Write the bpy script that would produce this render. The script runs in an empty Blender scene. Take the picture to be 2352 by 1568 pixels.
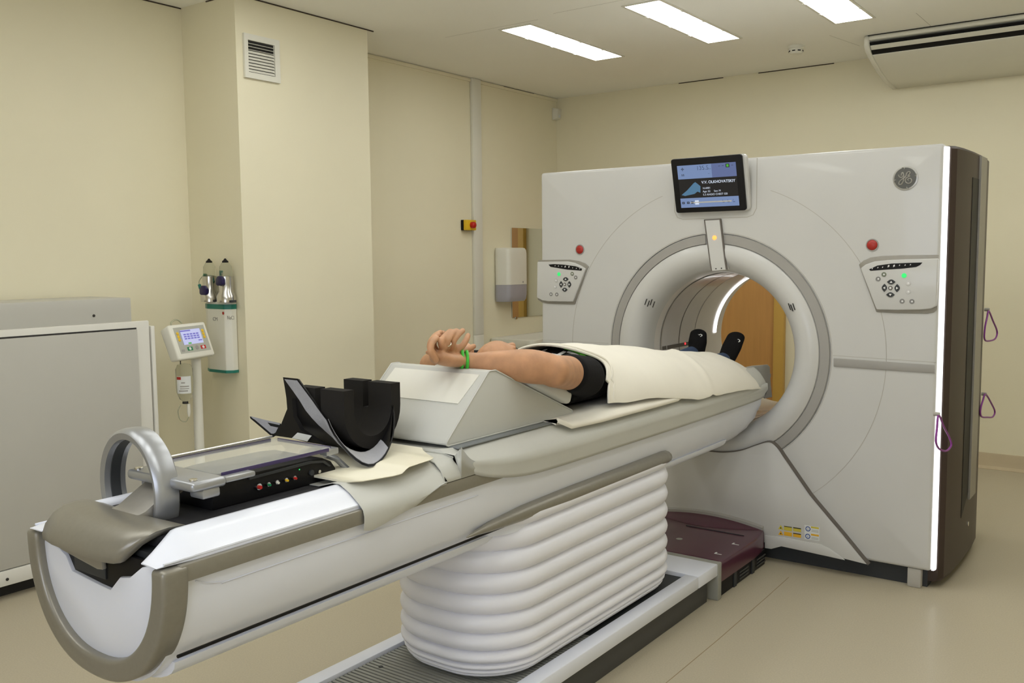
import bpy, bmesh, math, random
from mathutils import Vector, Matrix, Quaternion
random.seed(7)
PI = math.pi
scene = bpy.context.scene
COL = scene.collection

# ------------------------------------------------------------------ camera
IW, IH, FPX = 2352.0, 1568.0, 2128.0
CAM = Vector((1.963, -4.45, 1.535))
yaw, pitch, roll = math.radians(-36.1), math.radians(-5.13), math.radians(-0.54)
_f = Vector((math.sin(yaw)*math.cos(pitch), math.cos(yaw)*math.cos(pitch), math.sin(pitch)))
_r = Vector((math.cos(yaw), -math.sin(yaw), 0)); _u = _r.cross(_f)
_R = math.cos(roll)*_r + math.sin(roll)*_u
_U = -math.sin(roll)*_r + math.cos(roll)*_u
cam_d = bpy.data.cameras.new('camera'); cam = bpy.data.objects.new('camera', cam_d); COL.objects.link(cam)
cam_d.sensor_width = 36.0; cam_d.lens = FPX/IW*36.0; cam_d.clip_start = 0.05; cam_d.clip_end = 60
m = Matrix.Identity(4)
for i in range(3):
    m[i][0] = _R[i]; m[i][1] = _U[i]; m[i][2] = -_f[i]; m[i][3] = CAM[i]
cam.matrix_world = m
scene.camera = cam

def ray(px, py):
    return _f + _R*((px-IW/2)/FPX) - _U*((py-IH/2)/FPX)
def onx(px, py, x): d = ray(px, py); return CAM + d*((x-CAM.x)/d.x)
def ony(px, py, y): d = ray(px, py); return CAM + d*((y-CAM.y)/d.y)
def onz(px, py, z): d = ray(px, py); return CAM + d*((z-CAM.z)/d.z)

# ------------------------------------------------------------------ world, exposure
w = bpy.data.worlds.new('world'); scene.world = w; w.use_nodes = True
w.node_tree.nodes['Background'].inputs[0].default_value = (0.9, 0.95, 1.0, 1)
w.node_tree.nodes['Background'].inputs[1].default_value = 0.15
vs = scene.view_settings
scene.display_settings.display_device = 'sRGB'
vs.view_transform = 'Standard'; vs.look = 'None'; vs.gamma = 1.0; vs.use_curve_mapping = False
vs.exposure = 0.2
PANEL_STRENGTH = 8.0
PANEL_COLOR = (0.985, 1.0, 0.97)
FILL_WINDOW_STRENGTH = 3.4  # glow of the added fill window

# ------------------------------------------------------------------ materials
def s2l(c):
    return tuple((v/255/12.92) if v/255 <= 0.04045 else ((v/255+0.055)/1.055)**2.4 for v in c)
MATS = {}
def mat(name, rgb, rough=0.5, metal=0.0, var=0.04, scale=6.0, bump=0.0, bscale=200.0, coat=0.0, emit=None, es=0.0,
        trans=0.0, ior=1.45, spec=None, stretch=None, alpha=1.0, sheen=0.0, sss=0.0):
    mt = bpy.data.materials.new(name); mt.use_nodes = True
    nt = mt.node_tree; p = nt.nodes['Principled BSDF']
    c = s2l(rgb)
    tc = nt.nodes.new('ShaderNodeTexCoord'); mp = nt.nodes.new('ShaderNodeMapping')
    nt.links.new(tc.outputs['Object'], mp.inputs['Vector'])
    if stretch: mp.inputs['Scale'].default_value = stretch
    no = nt.nodes.new('ShaderNodeTexNoise'); no.inputs['Scale'].default_value = scale; no.inputs['Detail'].default_value = 5
    nt.links.new(mp.outputs['Vector'], no.inputs['Vector'])
    rp = nt.nodes.new('ShaderNodeValToRGB')
    rp.color_ramp.elements[0].position = 0.3; rp.color_ramp.elements[1].position = 0.7
    rp.color_ramp.elements[0].color = tuple(max(0, v*(1-var)) for v in c)+(1,)
    rp.color_ramp.elements[1].color = tuple(min(1, v*(1+var)) for v in c)+(1,)
    nt.links.new(no.outputs['Fac'], rp.inputs['Fac']); nt.links.new(rp.outputs['Color'], p.inputs['Base Color'])
    p.inputs['Roughness'].default_value = rough; p.inputs['Metallic'].default_value = metal
    p.inputs['Coat Weight'].default_value = coat; p.inputs['IOR'].default_value = ior
    p.inputs['Transmission Weight'].default_value = trans; p.inputs['Alpha'].default_value = alpha
    p.inputs['Sheen Weight'].default_value = sheen
    if sss: 
        p.inputs['Subsurface Weight'].default_value = sss; p.inputs['Subsurface Radius'].default_value = (0.01, 0.004, 0.002)
    if spec is not None: p.inputs['Specular IOR Level'].default_value = spec
    if emit:
        p.inputs['Emission Color'].default_value = s2l(emit)+(1,); p.inputs['Emission Strength'].default_value = es
    if bump:
        n2 = nt.nodes.new('ShaderNodeTexNoise'); n2.inputs['Scale'].default_value = bscale; n2.inputs['Detail'].default_value = 3
        nt.links.new(mp.outputs['Vector'], n2.inputs['Vector'])
        b = nt.nodes.new('ShaderNodeBump'); b.inputs['Strength'].default_value = bump; b.inputs['Distance'].default_value = 0.002
        nt.links.new(n2.outputs['Fac'], b.inputs['Height']); nt.links.new(b.outputs['Normal'], p.inputs['Normal'])
    MATS[name] = mt
    return mt
WALL = mat('cream_wall_paint', (236, 229, 202), 0.55, var=0.02, scale=1.5, bump=0.08, bscale=90)
CEIL = mat('ceiling_paint', (250, 249, 242), 0.7, var=0.015, scale=1.0, bump=0.05, bscale=120)
FLOOR = mat('vinyl_floor', (183, 173, 150), 0.42, var=0.07, scale=160, bump=0.03, bscale=60, coat=0.05)
SEAM = mat('floor_seam', (150, 130, 98), 0.6)
GAP_SHADE = mat('painted_gap_shade', (70, 60, 50), 0.8)  # dark colour standing in for shade along the ceiling edge
BASEB = mat('cove_baseboard', (196, 180, 150), 0.5)
WHITE = mat('white_gantry_plastic', (200, 199, 196), 0.32, var=0.01, coat=0.15)
TWHITE = mat('white_table_plastic', (230, 233, 244), 0.34, var=0.01, coat=0.1)
BELL = mat('bellows_vinyl', (236, 236, 244), 0.38, var=0.015)
SILVER = mat('silver_grey_plastic', (150, 146, 138), 0.36, metal=0.25, var=0.03, scale=60)
CHAMP = mat('champagne_metal_paint', (142, 138, 128), 0.34, metal=0.4, var=0.03, scale=80)
RINGM = mat('satin_silver_paint', (168, 170, 174), 0.33, metal=0.6, var=0.02)
BAND = mat('grey_band_plastic', (158, 155, 150), 0.45, var=0.02)
LINEG = mat('panel_seam_grey', (176, 172, 164), 0.7)
LINED = mat('panel_seam_dark', (104, 98, 92), 0.7)
BROWN = mat('brown_side_cover', (62, 50, 44), 0.4, var=0.04, spec=0.35)
BLACK = mat('black_plastic', (22, 21, 22), 0.45, var=0.1, spec=0.25)
BLKFAB = mat('black_mat_fabric', (38, 37, 40), 0.8, var=0.15, scale=40, bump=0.3, bscale=600)
FOAM = mat('black_foam', (36, 34, 32), 0.9, var=0.08, bump=0.2, bscale=500, spec=0.25)
FELT = mat('grey_felt', (158, 158, 164), 0.95, var=0.05, scale=40, bump=0.5, bscale=300, sheen=0.3)
DGREY = mat('dark_grey_plinth', (72, 72, 72), 0.55)
CHAR = mat('charcoal_base', (52, 54, 56), 0.6)
PLUM = mat('plum_cover', (78, 34, 52), 0.28, var=0.05, coat=0.3)
RIB = mat('ribbed_grey_deck', (150, 150, 142), 0.6)
VINYL = mat('grey_vinyl_cover', (196, 196, 190), 0.42, var=0.02, bump=0.15, bscale=40)
VINYLD = mat('slate_strip', (120, 124, 126), 0.5)
WEDGEM = mat('grey_cushion_vinyl', (196, 196, 190), 0.5, var=0.02, bump=0.05, bscale=60)
PANELW = mat('white_cloth_label', (226, 224, 214), 0.8, var=0.02)
SHEET = mat('white_cotton_sheet', (232, 227, 214), 0.9, var=0.02, bump=0.25, bscale=25, sheen=0.2)
CREAM = mat('cream_plastic_board', (228, 222, 200), 0.35, var=0.02)
SKIN = mat('skin', (190, 142, 106), 0.5, var=0.14, scale=22, bump=0.15, bscale=120, sss=0.12)
HAIR = mat('dark_hair', (40, 30, 24), 0.7, var=0.3, scale=90, bump=0.6, bscale=300)
SHIRT = mat('black_tshirt', (20, 19, 21), 0.9, var=0.15, bump=0.3, bscale=60, spec=0.2)
JEANS = mat('blue_denim', (52, 68, 96), 0.9, var=0.2, scale=120, bump=0.3, bscale=400)
SOCK = mat('black_sock', (20, 19, 20), 0.95, var=0.2, scale=200, bump=0.4, bscale=500, spec=0.15)
GREENB = mat('green_wristband', (70, 190, 60), 0.4)
SILV = mat('silver_ring', (220, 218, 205), 0.15, metal=1.0)
TEAL = mat('teal_trim', (30, 120, 105), 0.35)
CAB = mat('white_cabinet_paint', (190, 188, 180), 0.4, var=0.012)
CABT = mat('cabinet_frame_white', (224, 222, 214), 0.4, var=0.01)
APPL = mat('appliance_white', (228, 226, 214), 0.35, var=0.01)
CONSG = mat('console_grey', (178, 178, 166), 0.45)
YEL = mat('yellow_plastic', (232, 190, 40), 0.45)
RED = mat('red_button', (190, 28, 22), 0.35)
DRED = mat('red_dome_button', (168, 44, 36), 0.35)
GREENBTN = mat('green_button', (20, 130, 80), 0.4)
GLOWG = mat('green_glow_button', (60, 200, 110), 0.4, emit=(40, 220, 110), es=0.6)
GLOWO = mat('orange_lamp', (250, 150, 90), 0.4, emit=(255, 140, 60), es=1.6)
GLOWR = mat('red_led', (255, 60, 60), 0.4, emit=(255, 40, 50), es=2.5)
LED = mat('white_led_strip', (255, 255, 255), 0.5, emit=(250, 252, 255), es=1.8)
CHROME = mat('chrome_steel', (200, 198, 194), 0.18, metal=1.0, var=0.05)
MIRROR = mat('mirror_glass', (228, 230, 226), 0.02, metal=1.0, var=0.0)
DOORW = mat('tan_door_laminate', (196, 146, 84), 0.45, var=0.06, scale=4, stretch=(8, 8, 0.6))
DOORF = mat('golden_door_frame', (206, 166, 84), 0.4, var=0.04)
GLASSY = mat('clear_acrylic', (236, 236, 228), 0.08, var=0.0, alpha=0.28)
ACRYLE = mat('violet_acrylic_edge', (66, 56, 96), 0.2, var=0.05)
BOTTLE = mat('bottle_plastic', (232, 234, 226), 0.08, trans=0.95, ior=1.15, var=0.0)
TUBE = mat('clear_tube', (206, 206, 180), 0.2, trans=0.4, ior=1.2)
SMOKE = mat('grey_translucent_window', (168, 166, 174), 0.3)
PURPLE = mat('purple_cord', (140, 60, 150), 0.45)
NAVY = mat('navy_plastic', (34, 24, 74), 0.35)
LINER = mat('bore_liner', (216, 210, 204), 0.3, coat=0.2)
SCANW = mat('scan_window', (194, 190, 192), 0.18, coat=0.4)
STICKY = mat('yellow_sticker', (206, 190, 70), 0.6)
STICKO = mat('amber_sticker', (226, 172, 40), 0.6)
STICKW = mat('white_sticker', (222, 224, 222), 0.6)
INK = mat('dark_ink', (44, 42, 40), 0.7)
INKW = mat('white_ink', (230, 230, 230), 0.6)
INKB = mat('blue_ink', (50, 80, 150), 0.6)
INKG = mat('light_green_ink', (110, 210, 60), 0.6)
LOGOG = mat('logo_dark', (92, 92, 88), 0.4)
LOGOS = mat('logo_silver', (176, 174, 168), 0.3, metal=0.4)
PANELLT = mat('light_diffuser', (255, 255, 255), 0.5, emit=(255, 250, 238), es=PANEL_STRENGTH)
PANELLT.node_tree.nodes['Principled BSDF'].inputs['Emission Color'].default_value = PANEL_COLOR+(1,)
SCR_BLUE = mat('screen_blue', (20, 22, 30), 0.7, spec=0.1, emit=(120, 140, 178), es=0.85)
SCR_BLUE2 = mat('screen_slate', (20, 22, 30), 0.7, spec=0.1, emit=(98, 110, 150), es=0.85)
SCR_DARK = mat('screen_dark', (20, 20, 20), 0.7, spec=0.1, emit=(38, 36, 34), es=0.8)
SCR_WHITE = mat('screen_white', (30, 30, 30), 0.3, emit=(205, 215, 230), es=0.9)
SCR_CYAN = mat('screen_cyan', (20, 30, 40), 0.3, emit=(86, 128, 160), es=0.7)
SCR_LAV = mat('screen_lavender', (40, 40, 60), 0.3, emit=(196, 200, 236), es=0.8)
SCR_PUR = mat('screen_violet', (40, 40, 60), 0.3, emit=(110, 105, 190), es=0.8)
SCR_GREEN = mat('screen_green', (20, 50, 20), 0.3, emit=(80, 170, 60), es=0.8)

# ------------------------------------------------------------------ mesh helpers
def finish(name, bm, mt, parent=None, smooth=True, angle=35):
    bmesh.ops.recalc_face_normals(bm, faces=bm.faces[:])
    me = bpy.data.meshes.new(name); bm.to_mesh(me); bm.free()
    me.materials.append(mt)
    if smooth:
        me.polygons.foreach_set('use_smooth', [True]*len(me.polygons))
        me.set_sharp_from_angle(angle=math.radians(angle))
    o = bpy.data.objects.new(name, me); COL.objects.link(o)
    if parent: attach(o, parent)
    return o
def attach(o, parent):
    o.parent = parent
    loc = Vector((0, 0, 0)); q = parent
    loc = WLOC.get(parent.name, Vector((0, 0, 0)))
    o.matrix_parent_inverse = Matrix.Translation(-loc)
WLOC = {}
def thing(name, label, cat, loc=(0, 0, 0), group=None, kind=None):
    o = bpy.data.objects.new(name, None); COL.objects.link(o); o.location = loc; o.empty_display_size = 0.1
    WLOC[o.name] = Vector(loc)
    tag(o, label, cat, group, kind); return o
def tag(o, label=None, cat=None, group=None, kind=None):
    if label: o['label'] = label
    if cat: o['category'] = cat
    if group: o['group'] = group
    if kind: o['kind'] = kind
    return o
def struct(o, label=None):
    o['kind'] = 'structure'
    if label: o['label'] = label
    return o
def bm_box(bm, x0, x1, y0, y1, z0, z1):
    v = [bm.verts.new((x, y, z)) for z in (z0, z1) for y in (y0, y1) for x in (x0, x1)]
    for f in ((0, 2, 3, 1), (4, 5, 7, 6), (0, 1, 5, 4), (2, 6, 7, 3), (0, 4, 6, 2), (1, 3, 7, 5)):
        bm.faces.new([v[i] for i in f])
    return v
def bevel(bm, w, seg=2, ang=30):
    ed = [e for e in bm.edges if len(e.link_faces) == 2 and e.calc_face_angle(0) > math.radians(ang)]
    if ed: bmesh.ops.bevel(bm, geom=ed, offset=w, segments=seg, profile=0.5, affect='EDGES', clamp_overlap=True)
def box(name, x0, x1, y0, y1, z0, z1, mt, parent=None, bev=0.0, seg=2):
    bm = bmesh.new(); bm_box(bm, x0, x1, y0, y1, z0, z1)
    bmesh.ops.recalc_face_normals(bm, faces=bm.faces[:])
    if bev: bevel(bm, bev, seg)
    return finish(name, bm, mt, parent)
def prism_bm(pts3, d):
    """polygon of 3D points extruded by vector d"""
    bm = bmesh.new(); d = Vector(d)
    a = [bm.verts.new(p) for p in pts3]; b = [bm.verts.new(Vector(p)+d) for p in pts3]
    n = len(a)
    bm.faces.new(a); bm.faces.new(b[::-1])
    for i in range(n): bm.faces.new([a[i], b[i], b[(i+1) % n], a[(i+1) % n]])
    bmesh.ops.recalc_face_normals(bm, faces=bm.faces[:])
    return bm
def prism(name, pts3, d, mt, parent=None, bev=0.0, seg=2, ang=30):
    bm = prism_bm(pts3, d)
    if bev: bevel(bm, bev, seg, ang)
    return finish(name, bm, mt, parent)
def loft_bm(rings, closed=True, cap=True):
    bm = bmesh.new()
    vs_ = [[bm.verts.new(p) for p in r] for r in rings]
    n = len(rings[0])
    for i in range(len(rings)-1):
        for j in range(n if closed else n-1):
            k = (j+1) % n
            bm.faces.new([vs_[i][j], vs_[i][k], vs_[i+1][k], vs_[i+1][j]])
    if cap and closed:
        bm.faces.new(vs_[0][::-1]); bm.faces.new(vs_[-1])
    return bm
def loft(name, rings, mt, parent=None, closed=True, cap=True, angle=35):
    return finish(name, loft_bm(rings, closed, cap), mt, parent, angle=angle)
def frame_for(t, up=Vector((0, 0, 1))):
    t = t.normalized()
    if abs(t.dot(up)) > 0.95: up = Vector((1, 0, 0))
    a = t.cross(up).normalized(); b = a.cross(t).normalized()
    return a, b
def tube_rings(pts, r, n=10, flat=1.0, closed=False):
    pts = [Vector(p) for p in pts]; R = []
    a = None
    for i, p in enumerate(pts):
        if closed: t = pts[(i+1) % len(pts)]-pts[i-1]
        else: t = pts[min(i+1, len(pts)-1)]-pts[max(i-1, 0)]
        t = t.normalized()
        if a is None: a, b = frame_for(t)
        else:
            a = (a - t*a.dot(t)).normalized(); b = a.cross(t).normalized()
        rr = r[i] if isinstance(r, (list, tuple)) else r
        R.append([p + a*rr*math.cos(2*PI*k/n) + b*rr*flat*math.sin(2*PI*k/n) for k in range(n)])
    return R
def tube(name, pts, r, mt, parent=None, n=10, closed=False, flat=1.0):
    R = tube_rings(pts, r, n, flat, closed)
    if closed: R.append(R[0])
    bm = loft_bm(R, True, not closed)
    if closed: bmesh.ops.remove_doubles(bm, verts=bm.verts[:], dist=1e-6)
    return finish(name, bm, mt, parent, angle=60)
def smooth_path(pts, n=8, closed=False):
    """Catmull-Rom"""
    P = [Vector(p) for p in pts]; out = []
    m_ = len(P)
    rng = range(m_ if closed else m_-1)
    for i in rng:
        if closed: p0, p1, p2, p3 = P[i-1], P[i], P[(i+1) % m_], P[(i+2) % m_]
        else: p0, p1, p2, p3 = P[max(i-1, 0)], P[i], P[i+1], P[min(i+2, m_-1)]
        for k in range(n):
            t = k/n
            out.append(0.5*((2*p1)+(p2-p0)*t+(2*p0-5*p1+4*p2-p3)*t*t+(3*p1-p0-3*p2+p3)*t**3))
    if not closed: out.append(P[-1])
    return out
def lathe_rings(prof, c, axis='Z', n=32):
    c = Vector(c); R = []
    for r, h in prof:
        ring = []
        for k in range(n):
            a = 2*PI*k/n
            if axis == 'Z': ring.append(c+Vector((r*math.cos(a), r*math.sin(a), h)))
            elif axis == 'Y': ring.append(c+Vector((r*math.cos(a), h, r*math.sin(a))))
            else: ring.append(c+Vector((h, r*math.cos(a), r*math.sin(a))))
        R.append(ring)
    return R
def lathe(name, prof, c, mt, parent=None, axis='Z', n=32, cap=True, angle=35):
    return finish(name, loft_bm(lathe_rings(prof, c, axis, n), True, cap), mt, parent, angle=angle)
def disc_dir(name, c, nrm, r, h, mt, parent=None, n=20, dome=0.0):
    """short cylinder starting at c along nrm; optional domed top"""
    nrm = Vector(nrm).normalized(); a, b = frame_for(nrm); c = Vector(c)
    prof = [(r, 0), (r, h*0.8), (r*0.93, h)]
    if dome: prof += [(r*0.7, h+dome*0.6), (r*0.35, h+dome*0.92), (r*0.05, h+dome)]
    R = [[c+nrm*hh+a*rr*math.cos(2*PI*k/n)+b*rr*math.sin(2*PI*k/n) for k in range(n)] for rr, hh in prof]
    return loft(name, R, mt, parent)
def text_obj(name, body, size, origin, xdir, ydir, mt, parent=None, align='LEFT', extrude=0.0006, bold=0.0):
    cu = bpy.data.curves.new(name, 'FONT'); cu.body = body; cu.size = size; cu.extrude = extrude; cu.align_x = align
    cu.offset = bold
    to = bpy.data.objects.new(name, cu); COL.objects.link(to)
    dg = bpy.context.evaluated_depsgraph_get()
    me = bpy.data.meshes.new_from_object(to.evaluated_get(dg))
    bpy.data.objects.remove(to); bpy.data.curves.remove(cu)
    x = Vector(xdir).normalized(); y = Vector(ydir).normalized(); z = x.cross(y)
    M = Matrix((( x.x, y.x, z.x, origin[0]), (x.y, y.y, z.y, origin[1]), (x.z, y.z, z.z, origin[2]), (0, 0, 0, 1)))
    me.transform(M); me.name = name
    me.materials.clear(); me.materials.append(mt)
    o = bpy.data.objects.new(name, me); COL.objects.link(o)
    if parent: attach(o, parent)
    return o
def sub(o, parent):  # make o a child of a part (world-space meshes)
    o.parent = parent
    o.matrix_parent_inverse = Matrix.Identity(4) if parent.parent is None else parent.matrix_parent_inverse.inverted() @ Matrix.Translation(-WLOC.get(parent.parent.name, Vector((0,0,0)))) @ Matrix.Identity(4)
    # part origin is the world origin, so the child needs no offset
    o.matrix_parent_inverse = Matrix.Identity(4)
    return o
def rrect(x0, x1, y0, y1, r, n=5):
    out = []
    for cx, cy, a0 in ((x1-r, y0+r, -90), (x1-r, y1-r, 0), (x0+r, y1-r, 90), (x0+r, y0+r, 180)):
        for i in range(n+1):
            a = math.radians(a0+90*i/n); out.append((cx+r*math.cos(a), cy+r*math.sin(a)))
    return out

# ================================================================== ROOM
XL, XR, YB, YF, H = -2.84, 3.3, 2.87, -6.0, 3.0
fl = struct(box('floor', XL-0.1, XR+0.1, YF-0.1, YB+0.1, -0.1, 0.0, FLOOR), 'beige speckled vinyl floor')
ce = struct(box('ceiling', XL-0.1, XR+0.1, YF-0.1, YB+0.1, H, H+0.1, CEIL), 'plain off-white ceiling')
struct(box('wall_left', XL-0.1, XL, YF-0.1, YB+0.1, 0, H, WALL), 'cream painted side wall')
struct(box('wall_back', XL, XR, YB, YB+0.1, 0, H, WALL), 'cream painted wall behind the scanner')
struct(box('wall_right', XR, XR+0.1, YF-0.1, YB+0.1, 0, H, WALL), 'cream painted wall')
WX0, WX1, WZ0, WZ1 = 0.2, 2.7, 1.0, 2.3
wf = struct(box('wall_front', XL, WX0, YF-0.1, YF, 0, H, WALL), 'cream painted wall')
for a_ in ((WX1, XR, 0, H), (WX0, WX1, 0, WZ0), (WX0, WX1, WZ1, H)):
    box('wall_section', a_[0], a_[1], YF-0.1, YF, a_[2], a_[3], WALL, wf)
wn = thing('fill_window_1', 'wide glowing window added in the unseen front wall as frontal fill light', None, ((WX0+WX1)/2, YF, WZ0), kind='structure')
FILL_PANE = mat('fill_light_pane', (240, 244, 250), 0.4, emit=(222, 232, 255), es=FILL_WINDOW_STRENGTH)  # added window, out of view, glows to light the room from the front
for a_ in ((WX0, WX0+0.06, WZ0, WZ1), (WX1-0.06, WX1, WZ0, WZ1), (WX0+0.06, WX1-0.06, WZ0, WZ0+0.06), (WX0+0.06, WX1-0.06, WZ1-0.06, WZ1), (1.42, 1.48, WZ0+0.06, WZ1-0.06)):
    box('fill_window_frame', a_[0], a_[1], YF-0.08, YF-0.02, a_[2], a_[3], APPL, wn, 0.004)
for a_ in ((WX0+0.06, 1.42), (1.48, WX1-0.06)):
    box('fill_window_pane', a_[0], a_[1], YF-0.055, YF-0.045, WZ0+0.06, WZ1-0.06, FILL_PANE, wn)
pil = struct(box('wall_pillar', XL, -2.35, -1.10, -0.075, 0, H, WALL), 'cream boxed-out wall pillar')
# floor seam, ceiling joints, dark strips painting the shadow gaps at the ceiling edge
seam = [onz(px, py, 0.0) for px, py in ((1530, 1568), (1650, 1468), (1760, 1372), (1812, 1325))]
d0 = (seam[-1]-seam[0]).normalized(); seam = [seam[0]-d0*1.2]+seam
pts = [p+Vector((0.0015, 0, 0.0006)) for p in seam]+[p+Vector((-0.0015, 0, 0.0006)) for p in seam[::-1]]
prism('floor_seam', pts, (0, 0, -0.0003), SEAM, fl)
for (xa, ya, xb, yb) in ((-2.1, 0.40, -1.35, 0.40), (-1.2, 0.34, -0.4, 0.34), (0.55, 1.7, 0.55, 2.1), (-0.05, 1.95, 0.02, 2.4), (0.7, 1.2, 1.6, 1.2)):
    dx, dy = xb-xa, yb-ya; L = math.hypot(dx, dy); nx, ny = -dy/L*0.0012, dx/L*0.0012
    prism('ceiling_joint', [(xa+nx, ya+ny, H-0.0004), (xb+nx, yb+ny, H-0.0004), (xb-nx, yb-ny, H-0.0004), (xa-nx, ya-ny, H-0.0004)], (0, 0, 0.0003), LINEG, ce)
k = 1
for (x0, x1, y0, y1) in ((-2.352, -2.346, -0.98, -0.02), (XL, XL+0.004, -2.2, -1.10), (-2.6, -2.35, -1.104, -1.10), (XL, XL+0.004, 2.05, 2.5), (-0.9, -0.3, YB-0.004, YB), (-1.6, -1.2, YB-0.003, YB)):
    struct(box('trim_%d' % k, x0, x1, y0, y1, H-0.007, H-0.0005, GAP_SHADE), 'dark strip painted as the shadow gap under the ceiling edge'); k += 1
struct(box('trim_%d' % k, XL, XL+0.012, -0.075, YB, H-0.03, H-0.007, WALL), 'cream ceiling trim'); k += 1
# baseboards (cove)
def cove(name, a, b, nx, ny):
    prof = [(0, 0.11), (0.006, 0.11), (0.010, 0.10), (0.012, 0.05), (0.022, 0.02), (0.045, 0.003), (0.045, 0.0), (0, 0)]
    R = [[(p[0]+nx*h, p[1]+ny*h, z) for h, z in prof] for p in (a, b)]
    return struct(loft(name, R, BASEB), 'beige vinyl cove baseboard')
cove('baseboard_back', (-0.55, YB), (XR, YB), 0, -1)
cove('baseboard_left', (XL, -0.075), (XL, YB), 1, 0)
cove('baseboard_front', (XL, YF), (XL, -1.10), 1, 0)
# door behind the scanner
dr = thing('door_1', 'tan laminate double door seen through the scanner bore', None, (-1.36, YB-0.02, 0), kind='structure')
box('door_leaf', -2.40, -1.56, YB-0.035, YB-0.002, 0.005, 2.08, DOORW, dr, 0.004)
box('door_leaf', -1.555, -0.73, YB-0.035, YB-0.002, 0.005, 2.08, DOORW, dr, 0.004)
box('door_frame', -2.47, -2.405, YB-0.055, YB-0.001, 0, 2.17, DOORF, dr, 0.005)
box('door_frame', -0.725, -0.64, YB-0.055, YB-0.001, 0, 2.17, DOORF, dr, 0.005)
box('door_frame', -2.404, -0.726, YB-0.055, YB-0.001, 2.09, 2.17, DOORF, dr, 0.005)
tube('door_handle', [(-1.62, YB-0.035, 1.02), (-1.62, YB-0.085, 1.02), (-1.74, YB-0.085, 1.02)], 0.009, CHROME, dr)

# ceiling lights
def ceiling_light(cx, cy, label):
    t = thing('ceiling_light', label, 'ceiling light', (cx, cy, H), 'recessed ceiling light panels')
    x0, x1, y0, y1 = cx-0.112, cx+0.112, cy-0.585, cy+0.585
    bm = bmesh.new()
    o = [(x0-0.016, y0-0.016), (x1+0.016, y0-0.016), (x1+0.016, y1+0.016), (x0-0.016, y1+0.016)]
    i_ = [(x0, y0), (x1, y0), (x1, y1), (x0, y1)]
    vo = [bm.verts.new((x, y, H-0.001)) for x, y in o]; vo2 = [bm.verts.new((x, y, H-0.006)) for x, y in o]
    vi = [bm.verts.new((x, y, H-0.006)) for x, y in i_]; vi2 = [bm.verts.new((x, y, H-0.001)) for x, y in i_]
    for j in range(4):
        q = (j+1) % 4
        for A, B in ((vo, vo2), (vo2, vi), (vi, vi2), (vi2, vo)): bm.faces.new([A[j], A[q], B[q], B[j]])
    finish('light_frame', bm, APPL, t)
    box('diffuser', x0+0.001, x1-0.001, y0+0.001, y1-0.001, H-0.005, H-0.002, PANELLT, t)
    for yy in (-0.3, 0.0, 0.3):
        for xx in (x0-0.006, x1+0.006):
            box('clip', xx-0.006, xx+0.006, cy+yy-0.012, cy+yy+0.012, H-0.010, H-0.006, APPL, t)
LAB = {(0, 0): 'long lit ceiling panel nearest the pillar and the wall conduit', (0, 1): 'long lit ceiling panel between two other panels above the scanner',
       (0, 2): 'lit ceiling panel just in front of the end of the air conditioner',
       (0, 3): 'long ceiling panel facing the middle of the air conditioner', (0, 4): 'ceiling panel of the scanner row closest to the right wall'}
for r_, cy in enumerate((1.045, -1.36, -3.76)):
    for c_, cx in enumerate((-1.565, -0.665, 0.2, 1.1, 2.0)):
        ceiling_light(cx, cy, LAB.get((r_, c_), 'long ceiling panel light in the rows towards the front wall'))

# ================================================================== CT GANTRY
G = thing('ct_scanner', 'large white CT scanner gantry with round bore and brown sides', 'CT scanner', (0, 0.45, 0))
ZC = 1.05
GX0, GX1, GZ0, GZ1 = -1.068, 1.072, 0.09, 2.02
def gantry_outline(inset, n_arc=6):
    r = max(0.03-inset, 0.004)
    pts = []
    rr = rrect(GX0+inset, GX1-inset, GZ0+inset, GZ1-inset, r, n_arc)
    # subdivide straight sides
    out = []
    for i in range(len(rr)):
        a, b = Vector(rr[i]), Vector(rr[(i+1) % len(rr)])
        L = (b-a).length; k_ = max(1, int(L/0.08))
        for j in range(k_): out.append(a.lerp(b, j/k_))
    return out
def polar_match(outl, r):
    res = []
    for p in outl:
        d = (p-Vector((0, ZC))).normalized(); res.append((d.x*r, ZC+d.y*r))
    return res
o0 = gantry_outline(0.016)
rings = []
rings.append([(x, 0.03, z) for x, z in polar_match(o0, 0.600)])
rings.append([(x, 0.0, z) for x, z in polar_match(o0, 0.602)])
rings.append([(x, 0.0, z) for x, z in polar_match(o0, 0.845)] if False else [(p.x*0.5+q[0]*0.5, 0.0, p.y*0.5+q[1]*0.5) for p, q in zip(o0, polar_match(o0, 0.602))])
rings.append([(p.x, 0.0, p.y) for p in o0])
def scale_out(inset, y):
    res = []
    cx, cz = (GX0+GX1)/2, (GZ0+GZ1)/2
    sx = ((GX1-GX0)/2-inset)/((GX1-GX0)/2-0.016); sz = ((GZ1-GZ0)/2-inset)/((GZ1-GZ0)/2-0.016)
    return [(cx+(p.x-cx)*sx, y, cz+(p.y-cz)*sz) for p in o0]
rings += [scale_out(0.008, 0.002), scale_out(0.002, 0.008), scale_out(0.0, 0.018), scale_out(0.0, 0.05)]
loft('front_cover', rings, WHITE, G, cap=False)
# top cover and rear shell
prof_plan = [(1.072, 0.05), (1.076, 0.055)]
plan = [(1.060, 0.050), (1.092, 0.055), (1.112, 0.08), (1.126, 0.20), (1.133, 0.42), (1.132, 0.64), (1.122, 0.82), (1.09, 0.98), (1.02, 1.09)]
box('top_cover', -1.055, 1.055, 0.045, 1.06, 1.95, 2.012, WHITE, G, 0.02, 3)
box('inner_frame', -1.0, -0.66, 0.06, 0.9, 0.1, 1.95, DGREY, G)
box('inner_frame', 0.66, 1.0, 0.06, 0.9, 0.1, 1.95, DGREY, G)
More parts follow.
